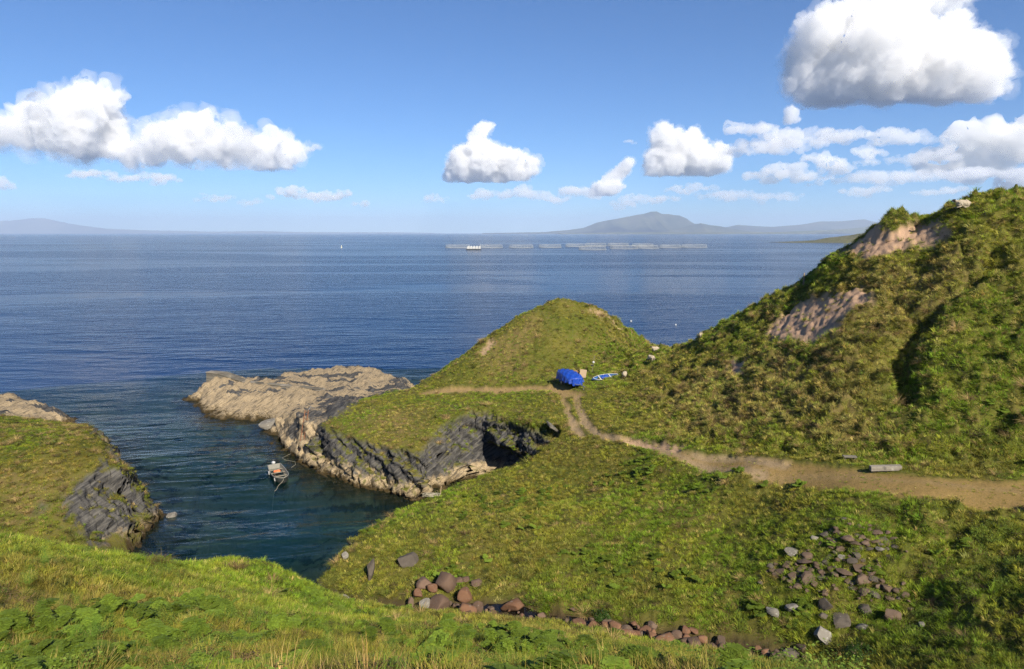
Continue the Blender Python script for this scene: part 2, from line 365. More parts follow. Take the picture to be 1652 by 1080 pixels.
def ground_masks(x, y):
    hill = sstep(9, 16, x - 0.0)*sstep(40, 52, y + 0.35*x)
    hill = hill*sstep(-2, 3, y - np.interp(x, [8, 11, 14, 17, 20, 22, 25, 29, 60], [64, 59, 54, 50, 46, 42.5, 40, 38.6, 36]))
    track = poly_mask(TRACK, x, y, 0.35, 0.35)
    dw, _ = line_dist(TRACK_WEST, x, y)
    da, _ = line_dist(RUT_A, x, y); db, _ = line_dist(RUT_B, x, y)
    wob = 0.25*fbm(x*0.9, y*0.9, o=3)
    west = sstep(1.25, 0.4, dw+wob)
    rut = np.maximum(sstep(0.55, 0.2, da+wob*0.7), sstep(0.6, 0.2, db+wob*0.7))
    pale = np.zeros(x.shape)
    for i, l in enumerate(PALE):
        d, _ = line_dist(l, x, y); pale = np.maximum(pale, sstep(0.75 if i < 2 else 0.8, 0.1, d+wob*1.8)*(0.85 if i < 2 else 0.25))
    soil = np.zeros(x.shape)
    for i, p in enumerate(SOIL): soil = np.maximum(soil, poly_mask(p, x, y, 0.45, 0.6 if i < 3 else 0.4, 0.8, 0.45 if i < 2 else 0.0)*(1 if i < 3 else 0.75))
    dry = np.zeros(x.shape)
    for p in DRY: dry = np.maximum(dry, poly_mask(p, x, y, 3.0, 2.2, 0.25))
    ds, sp = line_dist(STREAM, x, y)
    return dict(hill=hill, track=track, west=west, rut=rut, pale=pale, soil=soil, dry=dry, ds=ds, sp=sp)

def ground_height(x, y, full=False):
    z, land, d = base_height(x, y)
    M = ground_masks(x, y)
    w0 = 1.2 + 0.26*land
    plat = sstep(92, 99, y)*sstep(-11, -16, x)*sstep(-60, -56, x)
    neck = sstep(79.5, 82.5, y + 0.8*vnoise(x*0.5, y*0.5))*sstep(-19.0, -22.0, x + 0.8*vnoise(x*0.5+9, y*0.5))*sstep(-40, -36, x)
    islet = sstep(89, 93, y)*sstep(-56, -60, x)
    bare = np.clip(plat + neck + islet, 0, 1)
    head = sstep(14, 10, np.hypot((x+37)*1.0, (y-60)*1.0))
    cl = sstep(1.15, 0.75, d/w0)
    rk = np.clip(np.maximum(cl, bare), 0, 1)
    rk = np.maximum(rk, head*sstep(-43.6, -41.4, x - 0.10*(y-60) + 0.55*fbm(x*0.5, y*0.5, o=3)*3)*sstep(68, 64, y))
    inland = sstep(0.2, 1.4, d)
    hill, track, soil = M['hill'], M['track'], M['soil']
    flat = np.clip(track + M['west']*0.8, 0, 1)
    near = sstep(40, 24, np.hypot(x, y))*sstep(36, 33, y+0.32*x)
    grassy = (1-rk)*inland*(1-flat*0.85)*(1-0.9*soil)
    b = 0.16*fbm(x*0.33, y*0.33, o=5, g=0.6)*2 + 0.10*(1-np.abs(vnoise(x*0.9, y*0.9))) + 0.10*np.clip(vnoise(x*1.5+4, y*1.5)-0.1, 0, 1) + 0.10*np.clip(vnoise(x*3.3, y*3.3), 0, 1)
    b = b*(1-0.35*near)
    hb = 0.42*fbm(x*0.22+5, y*0.22, o=6, g=0.6)*1.4
    hum = np.clip(vnoise(x*0.75+31, y*0.75)+0.15, 0, 1)**0.8*0.22 + np.clip(vnoise(x*1.7, y*1.7+9), 0, 1)*0.50 + np.clip(vnoise(x*3.4, y*3.4+2), 0, 1)*0.28
    terr = 0.16*np.sin(z*5.2 + 2.6*fbm(x*0.16, y*0.16, o=3)*3)
    knoll = sstep(24, 10, np.hypot(x-4, y-98))
    z = z + knoll*grassy*(0.55*fbm(x*0.16+2, y*0.16, o=4)*1.3) + near*grassy*(0.22*np.clip(fbm(x*0.9+6, y*0.9, o=3)*1.6, -0.3, 1)) + grassy*(b*(1-hill) + hill*(hb*0.8 + hum*1.05 + terr) + knoll*0.25*hum*2)
    # slumped ledges and worn hollows of the steep ground, hummocks on the shaded bank
    hol = sstep(0.74, 0.97, 1-np.abs(fbm(x*0.17+40, y*0.17-11, o=4, g=0.55))*1.6)*sstep(-0.15, 0.25, fbm(x*0.11, y*0.11+60, o=2))
    bank = sstep(15, 19, x)*sstep(36.5, 34, y+0.0*x)*(1-flat)
    z = z - grassy*hill*0.85*hol + grassy*bank*(0.55*np.clip(fbm(x*0.55+14, y*0.55, o=4, g=0.6)*1.7, -0.25, 1))
    z = z + 0.55*sstep(3.4, 0.0, np.hypot(x-7.2, y-102.0))
    # eroded gullies, earth scars, cut bank, ruts, stream bed
    for i, g in enumerate(GULLY):
        dg, pg = line_dist(g, x, y)
        dg = dg + 0.75*fbm(x*0.8, y*0.8, o=4, g=0.65)
        wd = 1.25 if i == 0 else 0.95; dp = 1.5 if i == 0 else 1.0
        z = z - dp*sstep(wd, 0.15, dg)*sstep(-0.02, 0.6, pg)*sstep(len(g)-1.0+0.02, len(g)-1.7, pg)
    z = z - soil*hill*(0.26 + 0.26*fbm(x*0.8, y*0.8, o=5, g=0.62))
    z = z - 0.12*(1-hill)*soil
    cap = sstep(1.7, 0.9, np.hypot((x-36.2)*1.0, (y-65.3)*0.8)+0.25*vnoise(x*2, y*2)); z = z + 1.05*cap
    soil = soil*(1-sstep(0.4, 0.8, cap))
    dc, _ = line_dist(CUT, x, y)
    z = z - 0.10*flat - 0.10*M['rut'] - 0.05*M['pale'] + 0.02*flat*fbm(x*2, y*2, o=3)
    z = z - 0.42*sstep(0.8, 0.15, dc+0.2*vnoise(x*1.5, y*1.5))
    ws = 1.15 + 0.45*np.interp(M['sp'], [0, 3, 4, 5, 6, 9, 13], [0.5, 0.3, 1.3, 1.2, 0.2, 0.2, 0.3]) + 0.35*fbm(x*0.9, y*0.9, o=3)
    bed = sstep(ws+0.55, ws*0.55, M['ds'])*sstep(12.6, 11.4, M['sp'])
    z = z - 0.52*bed*sstep(0.0, 1.0, d)
    if not full: return z
    M.update(z=z, land=land, d=d, rk=np.clip(rk, 0, 1)*(1-0), soil=soil, bed=bed, bare=bare, plat=plat, head=head, grassy=grassy, inland=inland, dc=dc, knoll=knoll, near=near)
    return M

def strata(x, y, z):
    """layered crag relief, metres"""
    q = 0.60*x + 0.22*y + 0.77*z; s = 0.77*x - 0.10*y - 0.60*z
    lay = vnoise(q*1.25 + 0.35*vnoise(s*0.35, y*0.3), s*0.14, y*0.16)
    lay2 = vnoise(q*3.4, s*0.45+7, y*0.4)
    blk = vnoise(x*0.55, y*0.55, z*0.7)
    st = np.floor(lay*3)/3*0.5 + lay*0.5
    return 0.85*st + 0.34*(1-2*np.abs(lay2)) + 0.45*blk + 0.13*vnoise(x*3.1, y*3.1, z*4.3)

NA, NR = 870, 790
az = np.linspace(math.radians(-46), math.radians(46), NA)
rr = np.geomspace(1.6, 215.0, 2600)
_G0, _, _ = base_height(_GXX, _GYY)
AA, RR = np.meshgrid(az, rr, indexing='ij')
Zp = bil(_G0, np.sin(AA)*RR, np.cos(AA)*RR)
dr = np.diff(RR, axis=1); dz = np.abs(np.diff(Zp, axis=1))
wgt = np.sqrt((dr*0.62)**2 + (2.4*dz)**2)/(RR[:, 1:]+6.0) * np.where((Zp[:, 1:] < -0.6), 0.35, 1.0)
# even out between neighbouring columns so that the quads stay regular
ker = np.hanning(31); ker /= ker.sum()
wgt = np.apply_along_axis(lambda v: np.convolve(np.pad(v, 15, mode='edge'), ker, 'valid'), 0, wgt)
cum = np.concatenate([np.zeros((NA, 1)), np.cumsum(wgt, axis=1)], axis=1); cum /= cum[:, -1:]
tt = np.linspace(0, 1, NR)
RV = np.stack([np.interp(tt, cum[i], rr) for i in range(NA)])
XV = np.sin(az)[:, None]*RV; YV = np.cos(az)[:, None]*RV
M = ground_height(XV.ravel(), YV.ravel(), True)
M = {k: v.reshape(NA, NR) for k, v in M.items()}
ZV = M['z']

def grid_normals(X, Y, Z):
    P = np.stack([X, Y, Z], -1)
    u = np.gradient(P, axis=0); v = np.gradient(P, axis=1)
    n = np.cross(v, u); n /= np.linalg.norm(n, axis=-1, keepdims=True)+1e-12
    return np.where(n[..., 2:3] < 0, -n, n)

Nn = grid_normals(XV, YV, ZV)
wetedge = sstep(-3.0, -0.5, ZV)
steep = 1-Nn[..., 2]
rockf = M['rk']*np.clip(sstep(0.12, 0.4, steep) + M['bare'], 0, 1)
rockf = np.where(M['d'] < 0.25, 1.0, rockf)
rq = (rockf > 0.05) & (ZV > -2.5)
blk_v = np.zeros_like(ZV)
qx, qy, qz = XV[rq], YV[rq], ZV[rq]
su = 0.77*qx - 0.10*qy - 0.60*qz; sv = 0.60*qx + 0.22*qy + 0.77*qz; sw_ = 0.15*qx + 0.97*qy - 0.1*qz
c1, g1 = cells(su*0.17+0.15*vnoise(qx, qy), sv*1.05, sw_*0.40); c2, g2 = cells(su*0.5, sv*2.8, sw_*0.9, 9)
blk_v[rq] = 1.15*(c1-0.5) - 0.45*sstep(0.14, 0.0, g1) + 0.42*(c2-0.5) - 0.16*sstep(0.12, 0.0, g2)
r_disp = (0.45*strata(XV, YV, ZV) + blk_v*(1-0.35*M['bare']))*rockf*(0.35+0.65*sstep(0.05, 0.45, steep))*wetedge*(1-0.25*M['bare'])
XV = XV + Nn[..., 0]*r_disp; YV = YV + Nn[..., 1]*r_disp; ZV = ZV + Nn[..., 2]*r_disp
# undercut cave at the head of the geo
cvx, cvy = 0.86, 0.50
def seg_t(x, y):
    ex, ey = 1.9+5.2, 66.4-75.2; L2 = ex*ex+ey*ey
    t_ = ((x+5.2)*ex + (y-75.2)*ey)/L2; return t_, np.hypot(x-(-5.2+np.clip(t_, 0, 1)*ex), y-(75.2+np.clip(t_, 0, 1)*ey))
ct, cd = seg_t(XV, YV)
cave = sstep(2.6, 1.2, cd)*sstep(-0.05, 0.1, ct)*sstep(1.08, 0.95, ct)*sstep(4.9, 3.7, ZV + 0.5*vnoise(XV*0.9, YV*0.9, ZV*0.9))*(ZV > -1.5)
XV = XV + cvx*2.6*cave; YV = YV + cvy*2.6*cave
# reef texture of the barnacled platforms and the sea bed
reef = 0.5*fbm(XV*0.45, YV*0.45, o=5, g=0.62)*M['bare'] + 0.30*strata(XV*1.3, YV*1.3, ZV*0.4)*M['bare'] + 0.55*np.clip(fbm(XV*0.3+3, YV*0.3, o=4)+0.1, 0, 1)*sstep(0.1, -1.0, ZV)
ZV = ZV + reef
# scarp faces in bare earth: fluted
sd = M['soil']*M['hill']
fl = 0.13*(1-np.abs(vnoise(XV*2.4, YV*2.4, ZV*0.30))) + 0.22*fbm(XV*1.3, YV*1.3, ZV*2.0, o=5, g=0.65)
XV = XV + Nn[..., 0]*fl*sd; YV = YV + Nn[..., 1]*fl*sd; ZV = ZV + Nn[..., 2]*fl*sd
Nn = grid_normals(XV, YV, ZV)

idx = np.arange(NA*NR).reshape(NA, NR)
F = np.stack([idx[:-1, :-1], idx[1:, :-1], idx[1:, 1:], idx[:-1, 1:]], -1).reshape(-1, 4)[:, ::-1]

def land_material():
    t = NT("ground_cover_and_rock"); p = t.pos()
    a1 = t.attr("cover"); a2 = t.attr("bare_earth")
    s1 = t.n("SeparateColor"); t.t.links.new(a1.outputs["Color"], s1.inputs[0])
    s2 = t.n("SeparateColor"); t.t.links.new(a2.outputs["Color"], s2.inputs[0])
    rock, dry, track = s1.outputs[0], s1.outputs[1], s1.outputs[2]
    soil, pale, bed = s2.outputs[0], s2.outputs[1], s2.outputs[2]
    n1 = t.noise(p, 0.25, 5, 0.6); n2 = t.noise(p, 1.6, 6, 0.65); n3 = t.noise(p, 9.0, 6, 0.7); n4 = t.noise(p, 38, 3, 0.6)
    # turf
    g = t.mix(t.maprange(n1, 0.35, 0.65), (0.075, 0.088, 0.012), (0.120, 0.108, 0.022))
    g = t.mix(t.maprange(n2, 0.5, 0.72), g, (0.125, 0.100, 0.034))
    g = t.mix(t.maprange(n3, 0.52, 0.75), g, (0.036, 0.046, 0.009))
    strawy = t.mix(n3, (0.11, 0.078, 0.028), (0.19, 0.138, 0.058))
    dm = t.math('MULTIPLY', dry, t.maprange(n2, 0.32, 0.62), clamp=True)
    g = t.mix(dm, g, strawy)
    g_f = t.noise(p, 16.0, 6, 0.78)
    g = t.mix(t.maprange(g_f, 0.50, 0.64, 0.0, 0.65), g, (0.020, 0.022, 0.006))
    g = t.mix(t.maprange(g_f, 0.42, 0.30, 0.0, 0.5), g, (0.19, 0.17, 0.05))
    # worn track and earth
    tr = t.mix(n3, (0.195, 0.130, 0.040), (0.320, 0.210, 0.088))
    g = t.mix(t.math('MULTIPLY', track, t.maprange(n3, 0.25, 0.6, 0.55, 1.0), clamp=True), g, tr)
    ea = t.mix(n2, (0.33, 0.205, 0.13), (0.47, 0.32, 0.215))
    ea = t.mix(t.maprange(n3, 0.60, 0.78), ea, (0.20, 0.125, 0.078))
    g = t.mix(t.math('MULTIPLY', pale, t.maprange(n3, 0.3, 0.55, 0.5, 1.0), clamp=True), g, t.mix(n3, (0.22, 0.155, 0.085), (0.37, 0.275, 0.17)))
    g = t.mix(soil, g, ea)
    g = t.mix(t.math('MULTIPLY', bed, 0.85), g, t.mix(n3, (0.030, 0.020, 0.013), (0.085, 0.052, 0.032)))
    # rock: weed at the waterline, barnacles, dark slate above
    sep = t.n("SeparateXYZ"); t.t.links.new(p, sep.inputs[0])
    mp = t.mapping(p, (1.0, 1.0, 1.0), (0, math.radians(38), math.radians(12)))
    mp = t.mapping(mp, (0.35, 0.35, 3.2))
    st = t.noise(mp, 1.4, 7, 0.65, dist=0.6)
    dk = t.mix(t.maprange(st, 0.35, 0.7), (0.028, 0.028, 0.030), (0.115, 0.108, 0.098))
    dk = t.mix(t.maprange(n3, 0.56, 0.74), dk, (0.20, 0.19, 0.165))
    crm = t.mix(t.maprange(n3, 0.35, 0.7), (0.21, 0.158, 0.092), (0.42, 0.335, 0.22))
    crm = t.mix(t.maprange(st, 0.52, 0.62), crm, (0.12, 0.098, 0.070))
    crm = t.mix(t.maprange(n2, 0.54, 0.66), crm, (0.20, 0.16, 0.105))
    weed = t.mix(n3, (0.014, 0.011, 0.006), (0.075, 0.052, 0.020))
    zz = t.math('ADD', sep.outputs[2], t.math('MULTIPLY', t.math('SUBTRACT', n2, 0.5), 2.2))
    lich = s2.outputs[1]
    lv = t.attr("barnacle_line").outputs["Fac"]
    rc = t.mix(t.maprange(t.math('SUBTRACT', zz, lv), -0.35, 0.35), crm, dk)
    rc = t.mix(t.maprange(zz, 0.15, 0.75), weed, rc)
    weedy = t.math('MULTIPLY', t.maprange(n2, 0.56, 0.66), t.maprange(zz, 1.6, 0.7))
    rc = t.mix(weedy, rc, weed)
    uw = t.maprange(sep.outputs[2], -0.15, -1.2)
    sandy = t.mix(t.maprange(t.noise(p, 0.33, 5, 0.6), 0.5, 0.62), (0.13, 0.15, 0.10), (0.014, 0.014, 0.009))
    rc = t.mix(uw, rc, sandy)
    col = t.mix(rock, g, rc)
    h = t.math('ADD', t.math('MULTIPLY', n3, 0.7), t.math('MULTIPLY', n4, 0.5))
    h = t.math('ADD', h, t.math('MULTIPLY', t.math('MULTIPLY', st, rock), 1.2))
    nb = t.bump(h, 0.55, 0.10)
    return t.finish(t.principled(col, 0.9, nb, 0, 0.10))

MAT_LAND = land_material()
me = np_mesh("ground", np.stack([XV, YV, ZV], -1).reshape(-1, 3), F, MAT_LAND)
steep = 1-Nn[..., 2]
rock_v = np.where(M['d'] < 0.2, 1.0, np.clip(M['rk']*np.clip(sstep(0.08, 0.24, steep + 0.12*fbm(XV*0.7, YV*0.7, o=3)) + M['bare'], 0, 1), 0, 1))
rock_v = np.clip(rock_v*(1-sstep(6.6, 7.6, ZV)*(1-M['head'])), 0, 1)
trk = np.clip(M['track']*0.95 + M['west']*1.0 + M['rut']*0.7, 0, 1)
pale_v = np.clip(M['pale'] + M['west']*0.30 + M['rut']*(0.35+0.55*sstep(75, 70, YV)), 0, 1)
soil_v = np.clip(M['soil'] + 0.8*sstep(0.7, 0.3, M['dc']), 0, 1)
add_attr(me, "cover", np.stack([rock_v, M['dry'], trk, np.ones_like(trk)], -1).astype(np.float32), 'FLOAT_COLOR')
add_attr(me, "bare_earth", np.stack([soil_v, pale_v, M['bed'], np.ones_like(trk)], -1).astype(np.float32), 'FLOAT_COLOR')
barn = np.where(M['bare'] > 0.5, 4.6, 1.75) - 1.1*M['head'] - 4.0*sstep(0.10, 0.24, fbm(XV*0.16+3, YV*0.30, o=5, g=0.65))*M['bare']
barn = np.where((M['d'] < 12) & (YV < 73.5) & (XV > -20) , 1.4, barn)
add_attr(me, "barnacle_line", barn.astype(np.float32))
ground = link_obj("ground", me)
tag(ground, kind="structure")

def gz(x, y):
    """height of the finished ground at a plan point"""
    a = math.atan2(x, y); r = math.hypot(x, y)
    i = int(np.clip((a-az[0])/(az[1]-az[0]), 0, NA-2)); j = int(np.clip(np.searchsorted(RV[i], r), 1, NR-1))
    return float(max(ZV[i, j], ZV[i, j-1])*0.5 + ZV[i, j]*0.25 + ZV[i, j-1]*0.25)

def gn(x, y):
    a = math.atan2(x, y); r = math.hypot(x, y)
    i = int(np.clip((a-az[0])/(az[1]-az[0]), 0, NA-1)); j = int(np.clip(np.searchsorted(RV[i], r), 0, NR-1))
    return Vector(Nn[i, j])
# ---------------------------------------------------------------- sea
def water_material():
    t = NT("sea_water"); p = t.pos()
    dep = t.attr("depth").outputs["Fac"]
    # wind and swell: long crests, shorter chop, calm slicks
    m1 = t.mapping(p, (1, 1, 1), (0, 0, math.radians(-14)))
    m1 = t.mapping(m1, (0.22, 1.0, 1.0))
    sw = t.noise(m1, 0.36, 3, 0.5, dist=0.9)
    m2 = t.mapping(p, (1, 1, 1), (0, 0, math.radians(24)))
    m2 = t.mapping(m2, (0.45, 1.0, 1.0))
    ch = t.noise(m2, 1.15, 2, 0.5, dist=0.4)
    far = t.mapping(p, (0.35, 1.0, 1.0), (0, 0, math.radians(-8)))
    ml = t.noise(far, 0.08, 5, 0.62)
    slick = t.maprange(t.noise(t.mapping(p, (0.22, 1.0, 1.0), (0, 0, math.radians(9))), 0.0075, 5, 0.55, dist=1.0), 0.42, 0.58, 0.22, 1.0)
    h = t.math('ADD', t.math('MULTIPLY', sw, 0.62), t.math('ADD', t.math('MULTIPLY', ch, 0.13), t.math('MULTIPLY', ml, 1.5)))
    h = t.math('MULTIPLY', h, slick)
    nb = t.bump(h, 1.0, 0.75)
    body = t.mix(t.maprange(dep, 0.5, 5.5), (0.003, 0.030, 0.026), (0.003, 0.024, 0.086))
    dif = t.n("BsdfDiffuse"); t.t.links.new(body, dif.inputs["Color"]); 
    tra = t.n("BsdfTransparent"); t.t.links.new(t.mix(t.maprange(dep, 0.0, 4.0), (0.80, 0.92, 0.90), (0.10, 0.34, 0.36)), tra.inputs["Color"])
    ms = t.n("MixShader"); t.t.links.new(t.maprange(dep, 0.0, 5.0, 0.10, 0.97), ms.inputs[0]); t.t.links.new(tra.outputs[0], ms.inputs[1]); t.t.links.new(dif.outputs[0], ms.inputs[2])
    gl = t.n("BsdfGlossy"); gl.inputs["Roughness"].default_value = 0.13
    t.t.links.new(nb, gl.inputs["Normal"])
    fr = t.n("Fresnel"); fr.inputs["IOR"].default_value = 1.33; t.t.links.new(nb, fr.inputs["Normal"])
    mf = t.n("MixShader"); t.t.links.new(t.math('MULTIPLY', fr.outputs[0], 0.70), mf.inputs[0])
    t.t.links.new(ms.outputs[0], mf.inputs[1]); t.t.links.new(gl.outputs[0], mf.inputs[2])
    return t.finish(mf.outputs[0])

SEA_R = 39000.0
na, nr = 320, 260
sa = np.linspace(math.radians(-62), math.radians(62), na); srr = np.concatenate([np.geomspace(18, 240, 190), np.geomspace(250, SEA_R, nr-190)])
SA, SR = np.meshgrid(sa, srr, indexing='ij'); SX = np.sin(SA)*SR; SY = np.cos(SA)*SR
sz, _, sd_ = base_height(SX.ravel(), SY.ravel())
sd_ = np.where((SR.ravel() > 150) | (SY.ravel() > 140), -60, sd_)
dpt = np.where(SR.ravel() > 150, 9.0, np.clip(-sz, 0, 9)); dpt = np.where(sd_ <= -40, 9, dpt)
si = np.arange(na*nr).reshape(na, nr)
SF = np.stack([si[:-1, :-1], si[:-1, 1:], si[1:, 1:], si[1:, :-1]], -1).reshape(-1, 4)
swell = np.where(SR.ravel() < 240, 0.05*fbm(SX.ravel()*0.10+0.02*SY.ravel(), SY.ravel()*0.30, o=2), 0)
sme = np_mesh("sea", np.stack([SX.ravel(), SY.ravel(), swell], -1), SF[:, ::-1], water_material())
add_attr(sme, "depth", dpt.astype(np.float32))
sea = tag(link_obj("sea", sme), kind="structure")

# ---------------------------------------------------------------- far land
def far_point(px, py, D):
    return ((px-826)/1101*D, D, EYE + (376-py)/1101*D)

def far_land(name, prof, D, depth, mat, seed, rough=0.22, nu=260, nv=46, foot=0.0):
    """a range whose skyline runs through the given (x, height) points at distance D; falls to the sea towards the viewer"""
    xs = [q[0] for q in prof]; hs = [q[1] for q in prof]
    u = np.linspace(xs[0], xs[-1], nu); v = np.linspace(-1, 1, nv)
    U, V_ = np.meshgrid(u, v, indexing='ij')
    crest = np.interp(U, xs, hs)
    L = (xs[-1]-xs[0])
    k = np.clip(1-np.abs(V_), 0, 1)
    z = crest*(k**1.25) 
    nz = fbm(U/L*16+seed, V_*3.0+seed, o=5, g=0.55)
    rid = 1-np.abs(vnoise(U/L*26+seed*3, V_*2.2))
    z = z*(1+rough*1.6*nz*(1-k*0.85) ) + crest*rough*0.5*(rid-0.6)*k*(1-k)*4
    z = np.where(k <= 0.02, -2.0, z) + foot
    Y = D + V_*depth*(0.6+0.4*crest/max(hs)) + depth*0.2*fbm(U/L*9, V_*0+seed, o=3)
    ii = np.arange(nu*nv).reshape(nu, nv)
    FF = np.stack([ii[:-1, :-1], ii[:-1, 1:], ii[1:, 1:], ii[1:, :-1]], -1).reshape(-1, 4)
    m_ = np_mesh(name, np.stack([U.ravel(), Y.ravel(), z.ravel()], -1), FF[:, ::-1], mat)
    return tag(link_obj(name, m_), kind="structure")

def moor_material(name, a, b, c, sc):
    t = NT(name); p = t.pos()
    n1 = t.noise(p, sc, 6, 0.6); n2 = t.noise(p, sc*5, 6, 0.65)
    q = t.mix(t.maprange(n1, 0.4, 0.62), a, b); q = t.mix(t.maprange(n2, 0.52, 0.7), q, c)
    return t.finish(t.principled(q, 0.95, None, 0, 0.1))

moor = moor_material("far_moorland", (0.045, 0.055, 0.030), (0.085, 0.085, 0.042), (0.13, 0.12, 0.085), 0.0011)
def prof(l, D): return [(far_point(a, b, D)[0], far_point(a, b, D)[2]) for a, b in l]
far_land("mountain", prof([(780,376.3),(880,374.5),(915,371.5),(940,368),(962,358.5),(985,354),(1005,351),(1020,347.5),(1035,345),(1047,342),(1056,341.5),(1066,345),(1080,345),(1096,346.5),(1108,352),(1118,360),(1130,362),(1150,365),(1175,371),(1215,375),(1240,376.2)], 21000), 21000, 2600, moor, 3.0)
far_land("foothills", prof([(1060,376.3),(1085,371),(1110,364),(1125,361),(1140,363),(1165,367),(1190,372),(1230,375),(1300,376)], 19000), 19000, 900, moor, 8.0)
far_land("coastal_hills", prof([(1130,376),(1160,368),(1180,363.5),(1200,365),(1240,366.5),(1280,363),(1310,358),(1345,357.5),(1380,354.5),(1400,359),(1430,362),(1470,352),(1500,348),(1530,352),(1600,356),(1700,352),(1800,362)], 24000), 24000, 2500, moor, 13.0)
far_land("low_shore", prof([(900,376.5),(1000,375.2),(1100,374.8),(1180,375),(1260,374.4),(1340,371),(1400,366),(1450,362),(1520,366),(1700,362)], 15500), 15500, 700, moor_material("far_fields", (0.07, 0.085, 0.04), (0.12, 0.12, 0.06), (0.26, 0.24, 0.20), 0.003), 21.0)
far_land("western_hills", prof([(-160,366),(-80,360),(-20,357),(30,356),(60,352.5),(80,353),(105,358),(140,364),(180,369),(230,371.5),(300,372.5),(340,374),(420,373),(480,374.5),(560,375),(640,375),(700,376)], 35000), 35000, 2600, moor, 31.0)
# near headland up the coast with its rock ledges
hd = moor_material("headland_turf_and_rock", (0.075, 0.080, 0.030), (0.10, 0.095, 0.045), (0.22, 0.19, 0.15), 0.05)
far_land("headland", [(780, 0.8), (850, 3.5), (905, 7), (940, 13), (985, 18), (1050, 30), (1130, 46), (1250, 60), (1500, 75)], 2050, 160, hd, 5.0, 0.3, 200, 40)

# ---------------------------------------------------------------- haze: one even body of sea air round everything below the clouds
HZ = NT("sea_haze")
pv = HZ.n("VolumePrincipled")
pv.inputs["Color"].default_value = (0.58, 0.72, 0.95, 1)
pv.inputs["Density"].default_value = 4.4e-5
pv.inputs["Anisotropy"].default_value = 0.0
HZ.finish(None, pv.outputs[0])
R_ = 41000.0; zb, zt = -12.0, 900.0
hv = [(sx*R_, sy*R_, z_) for z_ in (zb, zt) for sx, sy in ((-1, -1), (1, -1), (1, 1), (-1, 1))]
haze = mesh_obj("haze", hv, [(0, 3, 2, 1), (4, 5, 6, 7), (0, 1, 5, 4), (1, 2, 6, 5), (2, 3, 7, 6), (3, 0, 4, 7)], HZ.m)
tag(haze, "pale blue sea haze filling the air over the whole bay", "haze", kind="stuff")
# ---------------------------------------------------------------- cumulus over the bay: closed bodies of scattering vapour
def cloud_dir(px, py, base_py, base_z):
    """bearing of an outline point and the distance at which a cloud with this base height stands"""
    D = (base_z-EYE)/((376-base_py)/1101)
    return (px-826)/1101*D, D, EYE+(376-py)/1101*D

def cloud_material(name, density, aniso=0.0, col=(1, 1, 1)):
    t = NT(name); v = t.n("VolumeScatter")
    v.inputs["Color"].default_value = (*col, 1); v.inputs["Density"].default_value = density; v.inputs["Anisotropy"].default_value = aniso
    return t.finish(None, v.outputs[0])

def sphere_soup(balls, sub=2):
    bm = bmesh.new(); bmesh.ops.create_icosphere(bm, subdivisions=sub, radius=1.0)
    bv = np.array([v.co for v in bm.verts]); bf = np.array([[v.index for v in f.verts] for f in bm.faces]); bm.free()
    V = np.concatenate([bv*b[3]*np.array([b[5] if len(b) > 5 else 1, 1, b[4] if len(b) > 4 else 1])+np.array(b[:3]) for b in balls]); F_ = np.concatenate([bf+i*len(bv) for i in range(len(balls))])
    return V, F_

